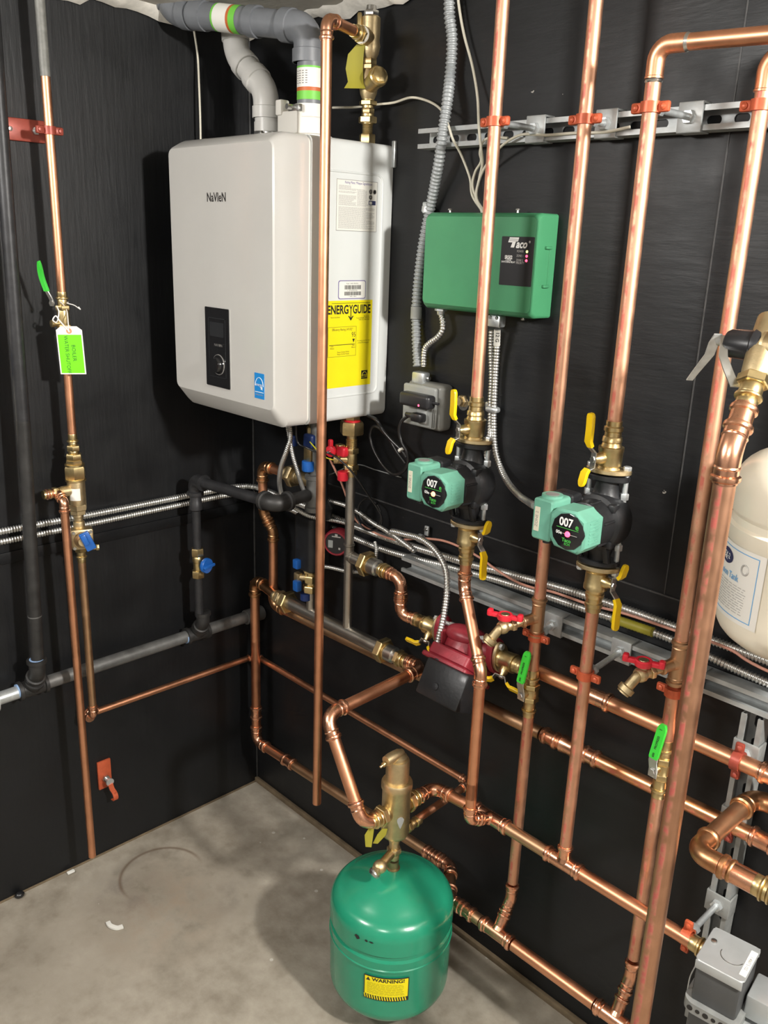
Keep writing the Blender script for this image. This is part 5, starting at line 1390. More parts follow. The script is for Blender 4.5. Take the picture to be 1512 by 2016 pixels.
# ---------------------------------------------------------------- zone relay box
T = thing('relay_box', 'green zone relay box on the right wall with black indicator label', 'control box', (.765, 0, 1.70))
x0, x1, z0, z1, D_ = .762, 1.078, 1.702, 1.912, .070
mb = MB().loft([rring(x0, x1, z0, z1, .006, -.001), rring(x0, x1, z0, z1, .008, -.052), rring(x0 + .002, x1 - .002, z0 + .006, z1 - .004, .010, -.063), rring(x0 + .006, x1 - .003, z0 + .012, z1 - .009, .010, -.070)])
part(T, 'cover', mb, M_['relay_green'], ang=30)
RB = lambda x, z, d=.0006: frame((x, -D_ - d, z), (1, 0, 0), (0, 0, 1))
la, lb_, lc_, ld = .990, 1.0745, 1.767, 1.865
bz = part(T, 'label_bezel', MB().prism(rrect(la - .003, lb_ + .002, lc_ - .003, ld + .002, .003), 0, .0010, RB(0, 0, 0)), M_['relay_green'])
lp = part(T, 'label', MB().prism(rrect(la, lb_, lc_, ld, .002), .0008, .0014, RB(0, 0, 0)), M_['plastic_black'], 'black indicator label')
LW, LH = lb_ - la, ld - lc_
Q = lambda u, v: RB(la + LW * u, lc_ + LH * v, .0016)
text(T, 'aco', .0225, Q(.615, .845), M_['ink_white'], 'brand_lettering', bold=.03, sx=.88, shear=.28, under=lp)
lgm = MB().prism([(-.0145, .0005), (-.011, .0105), (.013, .0105), (.0105, .0022), (.0055, .0022), (.0015, -.0095), (-.0075, -.0095), (-.0035, .0005)][::-1], 0, .0003, Q(.38, .875))
part(T, 'brand_initial', lgm, M_['ink_white'], under=lp)
for k in range(2): part(T, 'brand_stripe', MB().box((la + LW * .38 - .0005, -D_ - .0021, lc_ + LH * .875 + .0070 - .0032 * k), (.022, .0003, .0008)), M_['ink_black'], under=lp)
text(T, '®', .006, Q(.86, .895), M_['ink_white'], 'brand_lettering', under=lp)
for s, u, v in (('POWER', .70, .705), ('ZONE 1', .70, .615), ('ZONE 2', .70, .525), ('PRIORITY', .745, .47)): text(T, s, .0062, Q(u, v), M_['ink_light_gray'], 'label_lettering', align='RIGHT', sx=.8, bold=.01, under=lp)
for s, z, v, b_ in (('SR502', .0098, .575, .03), ('2 ZONE', .0052, .52, .015), ('SWITCHING RELAY', .0052, .48, .015)): text(T, s, z, Q(.25, v), M_['ink_white'], 'label_lettering', bold=b_, sx=.8, under=lp)
for v, mm in ((.705, 'led_yellow'), (.615, 'led_red'), (.525, 'led_red')): part(T, 'indicator_light', MB().lathe([(0, .0028), (.001, .0024), (.0014, .0005)], axial((la + LW * .80, -D_ - .0014, lc_ + LH * v), (0, -1, 0)), 14), M_[mm], under=lp)
for xx in (.803, .994): part(T, 'screw', MB().lathe([(0, .0025), (.006, .0025), (.006, .0055), (.009, .0045)], axial((xx, -.03, z1), ZA), 12), M_['steel'])
part(T, 'screw', MB().lathe([(0, .0025), (.004, .0025), (.004, .005), (.007, .004)], axial((1.03, -.03, z0), -ZA), 12), M_['steel'])
mbl = MB()
for zz in (1.845, 1.768): mbl.box((x1 + .002, -.03, zz), (.008, .02, .006), .002)
mbl.box((x1 + .0, -.022, (1.845 + 1.768) / 2), (.003, .004, .077), .001)
part(T, 'side_latch', mbl, M_['relay_green'])
# connectors beneath it
T = thing('conduit_connector', 'grey double clamp connector beneath the green relay box feeding the zone pumps', 'connector', (0.9605, -0.0350, 1.6951))
q = V((0.9669, -0.0400, 1.6860)); part(T, 'clamp_body', MB().box((q.x - .001, q.y, z0 - .014), (.036, .024, .026), .005), M_['zinc'])
for s in (-1, 1): part(T, 'screw', MB().lathe([(0, .004), (.003, .0035)], axial((q.x + s * .009, q.y - .012, z0 - .006), (0, -1, 0)), 10), M_['steel'])
T = thing('conduit_connector', 'small zinc locknut connector beneath left end of the green relay box', 'connector', (0.7922, -0.0350, 1.6960))
q = V((0.7956, -0.0350, 1.6940)); part(T, 'locknut', MB().hexa(0, .006, .026, axial((q.x, q.y, z0), -ZA)).lathe([(.006, .0095), (.014, .0085)], axial((q.x, q.y, z0), -ZA), 16), M_['zinc'])
SQX = q.x
# ---------------------------------------------------------------- outlet box with power adapter
jx0, jx1, jz0, jz1 = .692, .826, 1.418, 1.520
T = thing('outlet_box', 'grey surface outlet box with clear cover at lower left of green relay box', 'outlet', (.76, 0, jz0))
part(T, 'box', MB().box(((jx0 + jx1) / 2 + .004, -.0225, (jz0 + jz1) / 2), (.118, .043, .112), .012, None, 4), M_['outlet_gray'])
fb_ = part(T, 'cover_plate', MB().box(((jx0 + jx1) / 2 - .004, -.048, (jz0 + jz1) / 2 - .001), (.110, .012, .100), .006, None, 3), M_['cover_clear'], 'clear weather cover')
part(T, 'receptacle', MB().box(((jx0 + jx1) / 2 + .012, -.056, jz0 + .036), (.030, .008, .050), .003), M_['label_gray'])
rb = MB()
for k in range(3): rb.box((jx1 - .022 + .006 * k, -.0555, jz0 + .028), (.0022, .004, .046), .001)
part(T, 'cover_ribs', rb, M_['outlet_gray'])
T = thing('power_adapter', 'black power adapter with red light plugged into the grey outlet box', 'adapter', (.765, -.06, 1.48))
a = V((0.8136, -0.0850, 1.5016))
part(T, 'case', MB().box((.768, -.072, 1.4865), (.098, .030, .033), .008, None, 4), M_['plastic_black'])
part(T, 'light', MB().lathe([(0, .0028), (.001, .002), (.0012, .0004)], axial((.787, -.087, 1.478), (0, -1, 0)), 14), M_['led_red'], 'glowing red light')
part(T, 'strain_relief', MB().lathe([(0, .004), (.02, .003)], axial((.816, -.07, 1.487), XA), 12), M_['plastic_black'])
T = thing('power_plug', 'black plug at the bottom of grey outlet box with cord looping left', 'plug', (.76, -.06, 1.44))
part(T, 'plug', MB().box((.772, -.070, 1.445), (.036, .024, .022), .006), M_['rubber_black'])
part(T, 'boot', MB().lathe([(0, .0095), (.004, .0075), (.024, .0055)], axial((.757, -.071, 1.446), (-1, -.05, .06)), 14), M_['rubber_black'])
part(T, 'cord', MB().tube(spline([(.745, -.071, 1.446), (0.7421, -0.0700, 1.4448), (0.7186, -0.0700, 1.4283), (0.7074, -0.0680, 1.4033), (0.7140, -0.0660, 1.3760), (0.7311, -0.0640, 1.3533), (0.7341, -0.0600, 1.3248), (0.7147, -0.0550, 1.2964), (0.6759, -0.0500, 1.2793), (0.6416, -0.0500, 1.2908), (0.6039, -0.0500, 1.3237), (0.5850, -0.0500, 1.3579), (0.5915, -0.0500, 1.3859), (0.6142, -0.0500, 1.3898), (0.6506, -0.0480, 1.3697), (0.6815, -0.0460, 1.3384), (0.7060, -0.0400, 1.3134)], 8), .0042, 10), M_['rubber_black'], 'black power cord')
T = thing('cord', 'thick grey power cord leaving underside of boiler right edge and looping by the outlet', 'cord', (0.6143, -0.0600, 1.4121))
part(T, 'cord', MB().tube(spline([(.565, -.05, BZ0), (0.6248, -0.0700, 1.4150), (0.6378, -0.0600, 1.3913), (0.6671, -0.0550, 1.3684), (0.6996, -0.0500, 1.3477), (0.7135, -0.0450, 1.3315)], 8), .0048, 10), M_['rubber_black'])
part(T, 'cord_tie', MB().lathe([(-.003, .006), (-.003, .0075), (.003, .0075), (.003, .006)], axial((0.7027, -0.0550, 1.3490), (.7, 0, -.7)), 14), M_['label_white'])
# connector on top of the box
T = thing('conduit_connector', 'grey double clamp connector on top of the grey outlet box', 'connector', (0.7382, -0.0300, 1.5458))
q = V((0.7366, -0.0300, 1.5432)); part(T, 'clamp_body', MB().box((q.x, q.y, jz1 + .012), (.040, .026, .030), .005), M_['zinc'])
part(T, 'screw', MB().lathe([(0, .0035), (.006, .0035), (.006, .006), (.009, .005)], axial((q.x + .02, q.y, jz1 + .014), XA), 10), M_['steel'])
JX, JY = q.x, q.y
# brass locknut on the wall
T = thing('brass_plug', 'small brass plug on the wall between outlet box and left riser', 'plug', (0.8426, 0.0000, 1.4880))
q = V((0.8529, -0.0120, 1.4908)); part(T, 'plug', MB().hexa(0, .012, .026, axial((q.x, 0, q.z), (0, -1, 0))).lathe([(.012, .010), (.02, .009)], axial((q.x, 0, q.z), (0, -1, 0)), 14), M_['brass_cast'])
part(T, 'washer', MB().lathe([(0, .017), (.003, .017)], axial((q.x, 0, q.z - .006), (0, -1, 0)), 20), M_['steel'])

# ---------------------------------------------------------------- conduits and wires of the right wall
conduit([(0.7653, -0.0300, 2.3697), (0.7711, -0.0300, 2.3115), (0.7823, -0.0300, 2.2616), (0.7817, -0.0300, 2.1926), (0.7953, -0.0500, 2.1338), (0.7986, -0.0620, 2.0767), (0.7798, -0.0500, 2.0167), (0.7509, -0.0300, 1.9655), (0.7274, -0.0180, 1.9114), (0.7104, -0.0160, 1.8434), (0.7016, -0.0160, 1.7737), (0.6976, -0.0160, 1.7024), (0.7060, -0.0200, 1.6309), (0.7254, -0.0300, 1.5578)], .0112, 'flexible_conduit', 'grey armoured conduit dropping from ceiling past left end of green relay box', m=M_['flex_gray'], pitch=.009)
part(T := thing('conduit_sleeve', 'short pale sleeve on the grey conduit at lower left of green relay box', 'sleeve', (0.6970, -0.0160, 1.6844)), 'sleeve', MB().tube([V((0.6984, -0.0165, 1.6977)), V((0.6999, -0.0180, 1.6690))], .0135, 16), M_['label_gray'])
T = thing('conduit_strap', 'zinc strap on the grey conduit at upper left corner of green relay box', 'strap', (0.7121, -0.0150, 1.9282))
q = V((0.7138, -0.0180, 1.9203)); part(T, 'loop', MB().lathe([(-.006, .0118), (-.006, .014), (.006, .014), (.006, .0118)], axial((q.x + .008, q.y, q.z), (.1, 0, 1)), 18), M_['zinc']); part(T, 'ear', MB().box((q.x - .008, -.006, q.z + .004), (.02, .008, .026), .003), M_['zinc'])
conduit([(SQX, -.035, z0 - .012), (0.8015, -0.0350, 1.6783), (0.8048, -0.0350, 1.6553), (0.7901, -0.0350, 1.6352), (0.7632, -0.0330, 1.6181), (0.7449, -0.0300, 1.5991), (0.7441, -0.0300, 1.5601)], .0068, 'flexible_conduit', 'short bent armoured conduit between green relay box and the outlet box')
c1 = [(0.9500, -0.0350, 1.6689), (0.9447, -0.0250, 1.6209), (0.9457, -0.0180, 1.5636), (0.9463, -0.0160, 1.5054), (0.9534, -0.0200, 1.4481), (0.9677, -0.0400, 1.4057), (0.9781, -0.0600, 1.3749), (0.9877, -0.0850, 1.3512), (0.9955, -0.1200, 1.3292)]
c2 = [(0.9697, -0.0400, 1.6709), (0.9646, -0.0300, 1.6234), (0.9615, -0.0250, 1.5662), (0.9638, -0.0250, 1.5090), (0.9626, -0.0200, 1.4615), (0.9694, -0.0180, 1.4030), (0.9880, -0.0200, 1.3650), (1.0395, -0.0500, 1.3391), (1.1026, -0.0900, 1.3313), (1.1569, -0.1300, 1.3368), (1.2157, -0.1900, 1.3536)]
conduit(c1, .0062, 'flexible_conduit', 'shiny armoured conduit from green relay box down behind the left zone pump')
conduit(c2, .0066, 'flexible_conduit', 'shiny armoured conduit from green relay box sweeping right to the right zone pump')
part(T := thing('conduit_marking', 'white printed tape on the right hand conduit just under green relay box', 'tape', (0.9728, -0.0400, 1.6526)), 'tape', MB().tube([V((0.9703, -0.0405, 1.6688)), V((0.9667, -0.0340, 1.6350))], .0074, 14), M_['label_white'])
text(T, '12 G', .011, frame(V((0.9785, -0.0490, 1.6547)), (0, 0, -1), (.9, .4, 0)), M_['ink_black'], 'tape_lettering', bold=.02)
T = thing('conduit_strap', 'zinc strap joining the two shiny conduits left of the second riser', 'strap', (0.9461, -0.0100, 1.4871))
q = V((0.9587, -0.0220, 1.4893)); part(T, 'loop', MB().box((q.x, q.y, q.z), (.034, .020, .014), .006, None, 3), M_['zinc']); part(T, 'ear', MB().box((q.x - .022, -.006, q.z + .004), (.022, .01, .016), .003), M_['zinc'])
ww = M_['wire_white']
cable([(0.7758, -0.0200, 2.3795), (0.7887, -0.0200, 2.3253), (0.8075, -0.0200, 2.2699), (0.8354, -0.0200, 2.2085), (0.8634, -0.0300, 2.1459), (0.8986, -0.0600, 2.0812), (0.9042, -0.0560, 2.0419), (0.8932, -0.0350, 2.0141), (0.8789, -0.0250, 1.9846), (0.8766, -0.0300, 1.9429), (.905, -.035, 1.912)], .0030, 'thermostat_wire', 'white wire falling from ceiling to top of green relay box beside grey conduit', ww, 'wire', 'thermostat wires into the relay box')
cable([(0.4273, -0.0600, 2.1522), (0.4995, -0.0500, 2.1492), (0.5489, -0.0300, 2.1535), (0.5987, -0.0200, 2.1553), (0.6564, -0.0200, 2.1615), (0.7131, -0.0200, 2.1487), (0.7813, -0.0500, 2.1217), (0.8087, -0.0580, 2.0917), (0.8222, -0.0540, 2.0610), (0.8268, -0.0300, 2.0322), (0.8469, -0.0200, 1.9857), (0.8617, -0.0250, 1.9485), (.901, -.030, 1.912)], .0028, 'thermostat_wire', 'white wire running right from boiler top behind grey conduit down to green relay box', ww, 'wire', 'thermostat wires into the relay box')
cable([(1.2518, -0.0500, 2.0615), (1.1975, -0.0480, 2.0561), (1.1280, -0.0460, 2.0584), (1.0621, -0.0460, 2.0582), (1.0146, -0.0500, 2.0622), (0.9877, -0.0560, 2.0555), (0.9514, -0.0500, 2.0404), (0.9099, -0.0350, 2.0155), (0.8803, -0.0250, 1.9846), (0.8779, -0.0300, 1.9449), (.907, -.032, 1.912)], .0028, 'thermostat_wire', 'white wire lying along upper channel then down to the green relay box', ww, 'wire', 'thermostat wires into the relay box')
cable([(0.9698, -0.0500, 2.0569), (0.9275, -0.0480, 2.0612), (0.9050, -0.0500, 2.0543), (0.8929, -0.0450, 2.0334), (0.8888, -0.0350, 2.0163), (0.8650, -0.0250, 1.9953), (0.8618, -0.0250, 1.9642), (.899, -.032, 1.912)], .0028, 'thermostat_wire', 'short white wire curling from behind left riser down to the green relay box', ww, 'wire', 'thermostat wires into the relay box')

# ---------------------------------------------------------------- manifold under the boiler
ss = M_['stainless']; MY = -.088; MZ = .806
T = thing('manifold', 'stainless steel header and upright pipes beneath the boiler', 'manifold', (.30, MY, MZ))
VX = .555
pipe(T, (.275, MY, MZ), (.700, MY, MZ + .0), .0195, ss, 'header')
pipe(T, (VX, MY, MZ), (VX, MY, 1.262), .0125, ss, 'upright')
part(T, 'upright_collar', MB().lathe([(0, .0125), (.002, .0155), (.006, .0155), (.008, .0125)], axial((VX, MY, 1.060), ZA), 22), ss)
part(T, 'side_tee', MB().lathe([(-.03, .0138), (.025, .0138)], axial((VX, MY, 1.035), ZA), 22).lathe([(0, .0150), (.07, .0150)], axial((VX, MY, 1.030), XA), 22).lathe([(.013, .017), (.017, .017)], axial((VX, MY, 1.030), XA), 22), ss)
LX = .365
pipe(T, (LX + .03, MY, MZ), (LX + .03, MY, .885), .0125, ss, 'upright')
pipe(T, (LX + .03, MY, 1.12), (LX + .03, MY, 1.262), .0085, ss, 'upright')


def union_nut(T, p, d, name='union'):
    return brass_stack(T, name, p, d, [('h', .022, .030), ('c', .006, .024)], M_['brass'])


union_nut(T, (.690, MY, MZ), XA); union_nut(T, (.615, MY, 1.030), XA); union_nut(T, (.298, MY, MZ), -XA)
part(T, 'tailpiece', MB().lathe([(0, .0225), (.026, .0225), (.030, .0185), (.038, .0185)], axial((.718, MY, MZ), XA), 24), M_['steel'])
part(T, 'tailpiece', MB().lathe([(0, .0225), (.026, .0225), (.030, .0185), (.038, .0185)], axial((.643, MY, 1.030), XA), 24), M_['steel'])
# make-up pieces to the pump and to the separator
T = thing('supply_pipe', 'copper elbows from upper manifold union down to left valve of maroon pump', 'pipe', (.70, MY, 1.03))
brass_stack(T, 'adapter', (.680, MY, 1.030), XA, [('c', .006, .017), ('b', .007, .0205), ('c', .006, .016), ('b', .006, .0195), ('c', .010, .0155)], M_['brass'])
run(T, [(.705, MY, 1.030), (.757, MY, 1.026), (.757, MY, RZ), (.80, HY, RZ)], .0138, M_['copper'], cf, R=.026)
coupling(T, (.757, MY, .978), ZA, .0138, cf, .016)
T = thing('supply_pipe', 'copper pipe from lower manifold union, out toward viewer and down to brass air separator', 'pipe', (.843, -.088, .81))
brass_stack(T, 'adapter', (.755, MY, MZ), XA, [('h', .012, .0205), ('c', .006, .019), ('b', .007, .0205), ('c', .008, .016), ('b', .006, .0195)], M_['brass'])
YX = .848; ye = -.411
coupling(T, (.812, MY, MZ + .003), XA, .0142, cf, .018)
run(T, [(.79, MY, MZ + .002), (YX, MY, MZ + .006), (YX, ye, .800), (SXc - .004, ye, .578), (SXc, ye + .055, .577)], .0145, M_['copper'], cf, R=.032)
T = thing('return_pipe', 'brown copper elbow joining left manifold union to corner riser', 'pipe', (.15, -.075, MZ))
pipe(T, (.13, -.072, .811), (.23, MY, MZ + .002), .0145, M_['copper_fitting_brown'])
brass_stack(T, 'adapter', (.222, MY, MZ + .001), XA, [('c', .010, .0165), ('b', .007, .0205), ('c', .008, .018), ('h', .012, .022), ('t', .016, .021)], M_['brass_cast'])
# copper drop from the upper left union behind the manifold to the lower header
T = thing('return_pipe', 'copper pipe with angled kink dropping behind left of manifold into lower level pipe', 'pipe', (.21, -.05, .75))
r0 = V((0.3190, -0.0850, 1.2018)); r1 = V((0.1596, -0.0850, 1.1795)); r2 = V((0.1364, -0.0750, 1.0535)); r3 = V((0.1873, -0.0600, 0.9988)); r4 = V((r3.x, P2Y + .004, .757))
r1 = V((r1.x, -.085, r0.z)); r2 = V((r1.x, -.080, r2.z)); r3 = V((r3.x, -.066, r3.z)); r4 = V((r3.x, -.066, .757))
run(T, [r0 - V((.06, 0, 0)), r1, r2, r3, r4, (r3.x + .17, P2Y + .004, .757)], .0138, M_['copper'], M_['copper_fitting_brown'], R=.026)
pipe(T, (r3.x + .05, -.062, .757), (.45, P2Y + .004, .757), .0145, M_['copper_tarnished'])
brass_stack(T, 'union', r0 - V((.055, 0, 0)), XA, [('b', .006, .019), ('c', .010, .016), ('t', .018, .021), ('h', .022, .029), ('c', .014, .02)], M_['brass_dull'])
URX = r0.x + .012
# boiler side of that union and hydraulic column with black insulated body and pump
T = thing('boiler_return_column', 'black insulated return column hanging beneath the boiler behind the tall drain pipe', 'manifold', (.45, -.10, .86))
part(T, 'insulation', MB().prism(rrect(-.040, .040, -.040, .040, .016, 5), 0, .165, frame((.392, -.080, .945), (1, 0, 0), (0, 1, 0)), .006), M_['cast_black'])
part(T, 'upper_body', MB().lathe([(0, .030), (.03, .034), (.05, .020), (.22, .018), (.24, .016)], axial((.425, -.080, 1.105), ZA), 24), M_['cast_black'])
part(T, 'return_stub', MB().tube([V((URX, -.085, r0.z)), V((.425, -.085, r0.z))], .017, 18), M_['brass_dull'])
T = thing('manifold_pump', 'small maroon round faced pump beneath boiler, half hidden by tall drain pipe', 'pump', (.50, -.13, 1.04))
pc = V((0.4645, -0.0550, 1.0359)); dp = V((.45, -.89, 0)).normalized(); Mp_ = axial(pc, dp)
part(T, 'ring', MB().lathe([(-.03, .037), (-.012, .039), (.0, .039), (.006, .035), (.006, .031), (.002, .030)], Mp_, 32), M_['pump_red'], 'maroon housing')
pf = part(T, 'face', MB().lathe([(-.01, .0315), (.004, .031), (.005, .001)], Mp_, 28), M_['plastic_black'], 'black face')
FP = lambda u, v: Mp_ @ Matrix.Rotation(PI / 2, 4, 'Z') @ Matrix.Translation((u, v, .0056))
fx = frame(pc + dp * .0056, V((.89, .45, 0)), ZA)
part(T, 'face_label', MB().prism(rrect(-.022, -.008, -.014, .008, .001), 0, .0004, fx), M_['label_gray'], under=pf)
part(T, 'face_mark', MB().box((.002, .020, .0003), (.026, .003, .0006), 0, fx).box((.002, .025, .0003), (.008, .006, .0006), 0, fx).box((.012, -.014, .0003), (.006, .006, .0006), 0, fx), M_['ink_light_gray'], under=pf)


# purge valves with coloured handles
def purge(x, y, z, hm, hm2, label, hz):
    T = thing('purge_valve', label, 'valve', (x, y, z), group='coloured handle purge valves under the boiler')
    return T


T = thing('purge_valve', 'brass purge valve with bright red handles beneath right side of the boiler', 'valve', (VX, MY, 1.26))
brass_stack(T, 'body', (VX, MY, 1.255), ZA, [('c', .018, .0165), ('h', .014, .0185), ('c', .030, .0155), ('h', .014, .0175), ('c', .006, .0145), ('t', .018, .015), ('c', .012, .013), ('h', .034, .0275)], M_['brass'])
part(T, 'gasket', MB().lathe([(0, .0215), (.003, .0215)], axial((VX, MY, 1.4015), ZA), 24), M_['handle_red'])
brass_stack(T, 'tailpiece', (VX, MY, 1.4045), ZA, [('h', .016, .018), ('c', .02, .017)], M_['brass'])
ob = V((-.70, -.71, 0)).normalized()
part(T, 'branch', MB().tube([V((VX, MY, 1.300)), V((VX, MY, 1.300)) + ob * .045], .013, 16).box(V((VX, MY, 1.315)) + ob * .03, (.022, .022, .05), .004), M_['brass'])
h0 = V((0.5488, -0.1150, 1.2403)); h1 = V((0.5541, -0.1150, 1.3298)); h2 = V((0.5233, -0.1300, 1.3300))
part(T, 'drain_cap', MB().lathe([(-.010, .0135), (-.008, .0145), (.012, .0145), (.014, .012)], axial(V((0.5543, -0.1150, 1.2580)), ZA), 20), M_['handle_red'], 'red drain cap')
part(T, 'handle', MB().box(V((0.5503, -0.1150, 1.3237)), (.030, .020, .026), .006, None, 3), M_['handle_red'], 'red handle')
hb = V((0.5235, -0.1300, 1.3219)); part(T, 'tee_handle', MB().lathe([(-.006, .013), (-.004, .0145), (.006, .0145), (.008, .011)], axial(hb, (.3, -.95, 0)), 20).box(hb + V((-.003, 0, .018)), (.012, .012, .026), .004), M_['handle_red'], 'red tee handle')
part(T, 'screw', MB().lathe([(.008, .004), (.016, .0035)], axial(hb, (.3, -.95, 0)), 10), M_['steel'])
T = thing('purge_valve', 'brass purge valve with navy and blue handles beneath boiler left of tall drain pipe', 'valve', (.40, MY, 1.26))
q0 = V((0.4058, -0.1100, 1.2720))
brass_stack(T, 'body', (q0.x + .004, -.095, 1.262), ZA, [('c', .02, .012), ('h', .03, .0165), ('c', .02, .014), ('h', .03, .0185), ('c', .05, .014)], M_['brass'])
part(T, 'bracket', MB().box(V((0.4102, -0.1120, 1.2902)), (.030, .014, .042), .003), M_['brass'])
part(T, 'upper_handle', MB().box(V((0.4192, -0.1180, 1.3278)), (.038, .018, .038), .007, None, 3), M_['handle_navy'], 'navy handle')
part(T, 'drain_cap', MB().lathe([(-.014, .0165), (-.012, .018), (.012, .018), (.014, .016)], axial(V((0.4121, -0.1150, 1.2570)), ZA), 20), M_['handle_blue'], 'blue drain cap')
q1 = V((0.3284, -0.1000, 1.3085)); part(T, 'side_handle', MB().box(q1, (.024, .016, .03), .005), M_['handle_navy'], 'navy side handle')
T = thing('purge_valve', 'brass purge valve with two blue handles just above left end of stainless header', 'valve', (LX + .03, MY, .88))
vx = LX + .03
brass_stack(T, 'body', (vx, MY, .876), ZA, [('h', .020, .021), ('c', .010, .0165), ('h', .020, .0185), ('c', .010, .0165), ('h', .012, .021), ('c', .008, .0175)], M_['brass'])
part(T, 'test_cock', MB().tube([V((vx, MY, .918)), V((vx - .022, MY - .024, .920))], .010, 14).box((vx - .026, MY - .026, .918), (.022, .018, .03), .004), M_['brass_cast'])
part(T, 'lower_handle', MB().box(V((0.3784, -0.1250, 0.8980)), (.022, .018, .032), .004), M_['handle_blue'], 'blue handle')
part(T, 'upper_handle', MB().box(V((0.3779, -0.1250, 0.9646)), (.022, .018, .028), .004), M_['handle_blue'], 'blue handle')
part(T, 'top_flange', MB().lathe([(0, .026), (.004, .028), (.014, .028), (.018, .022)], axial((vx, MY, .955), ZA), 24), M_['steel'])
part(T, 'drain_cap', MB().lathe([(0, .016), (.02, .016)], axial(V((0.3870, -0.1000, 0.8516)), ZA), 18), M_['handle_navy'], 'navy drain cap')

# ---------------------------------------------------------------- small conduits and wires in the tangle
conduit([(.42, -.20, BZ0 + .005), (0.4683, -0.2200, 1.3677), (0.4665, -0.2300, 1.3289), (0.4278, -0.2200, 1.2722), (0.3947, -0.2000, 1.2201), (0.3643, -0.1700, 1.1721)], .0058, 'flexible_conduit', 'armoured conduit below boiler curving down left to the gas elbow', pitch=.005)
conduit([(.415, -.20, BZ0 + .005), (0.4385, -0.2000, 1.3504), (0.4387, -0.1900, 1.3042), (0.4351, -0.1700, 1.2521), (0.4117, -0.1300, 1.1906), (0.4060, -0.1000, 1.1548)], .0052, 'flexible_conduit', 'armoured conduit below boiler curving down right toward tall drain pipe', pitch=.005)
conduit([(0.3965, -0.1600, 1.1475), (0.4168, -0.1300, 1.1235), (0.4320, -0.1100, 1.1146), (0.4434, -0.0700, 1.1037), (0.4730, -0.0300, 1.0914), (0.5514, -0.0250, 1.0889), (0.5988, -0.0220, 1.0864)], .0058, 'flexible_conduit', 'armoured conduit slanting from gas elbow right behind the stainless upright', pitch=.005)
conduit([(0.4188, -0.0500, 1.1487), (0.4770, -0.0350, 1.1452), (0.5241, -0.0300, 1.1369), (0.5858, -0.0300, 1.1208), (0.6375, -0.0320, 1.1134), (.75, -.036, 1.088)], .0058, 'flexible_conduit', 'armoured conduit slanting right behind stainless upright to the conduit strap', pitch=.005)
conduit([(0.4523, -0.0900, 0.9708), (0.4800, -0.0800, 0.9721), (0.5221, -0.0700, 0.9734), (0.5527, -0.0600, 0.9773), (0.5773, -0.0450, 0.9841), (0.5999, -0.0350, 1.0122), (0.6012, -0.0300, 1.0452), (0.5919, -0.0280, 1.0713)], .0054, 'flexible_conduit', 'armoured conduit from behind stainless upright curling up past upper union', pitch=.005)
rb_ = M_['rubber_black']
cable([(.44, -.18, BZ0), (0.4198, -0.1600, 1.3335), (0.4502, -0.1500, 1.3187), (0.4802, -0.1400, 1.3121), (0.5313, -0.1400, 1.3181), (0.5801, -0.1300, 1.2970), (0.5969, -0.1000, 1.2553), (0.5985, -0.0600, 1.2033), (0.6080, -0.0400, 1.1711), (0.6185, -0.0300, 1.1407), (0.6061, -0.0300, 1.1117), (0.5667, -0.0300, 1.0955), (0.5314, -0.0300, 1.1066), (0.5219, -0.0300, 1.1407), (0.5432, -0.0300, 1.1748), (0.5830, -0.0300, 1.1844), (0.6096, -0.0300, 1.1625), (0.6132, -0.0320, 1.1312), (0.5784, -0.0320, 1.1077), (0.5413, -0.0320, 1.1213), (0.5278, -0.0320, 1.1527), (0.5612, -0.0340, 1.1870), (0.6012, -0.0340, 1.1796)], .0026, 'control_cable', 'black cable slanting from boiler underside to a coil on the right wall', rb_, 'cable')
cable([(0.5063, -0.1200, 1.2966), (0.5107, -0.1000, 1.2572), (0.5134, -0.0800, 1.2195), (0.5148, -0.0500, 1.1500), (0.5188, -0.0300, 1.1107), (0.5520, -0.0260, 1.0995), (0.6027, -0.0260, 1.0927), (0.6613, -0.0260, 1.0943), (0.7079, -0.0260, 1.1072), (0.7637, -0.0320, 1.1266), (0.8329, -0.0280, 1.1394), (0.8986, -0.0300, 1.1396), (0.9591, -0.0300, 1.1308), (1.0072, -0.0300, 1.1168), (1.0613, -0.0300, 1.1054), (1.1126, -0.0300, 1.1040), (1.1763, -0.0320, 1.1128), (1.2690, -0.0320, 1.1146), (1.3539, -0.0300, 1.1219), (1.4796, -0.0300, 1.1248), (1.5739, -0.0300, 1.1272), (1.75, -.030, 1.106), (2.6, -.030, 1.10)], .0030, 'sensor_wire', 'pink wire looping along the armoured conduits on right wall', M_['wire_pink'], 'wire')
cable([(0.4361, -0.1300, 1.3298), (0.4786, -0.1300, 1.3077), (0.5098, -0.1300, 1.3002), (0.5287, -0.1200, 1.2984), (0.5444, -0.1200, 1.3111)], .0016, 'ground_wire', 'tiny yellow wire curling by red purge handles', M_['yellow_wire'], 'wire')
cable([(0.4003, -0.0300, 1.2150), (0.4817, -0.0050, 1.2575), (0.5619, -0.0040, 1.2599), (0.6584, -0.0040, 1.2599)], .0016, 'thermostat_wire', 'thin grey wire along right wall behind the black cord loops', M_['strut'], 'wire')

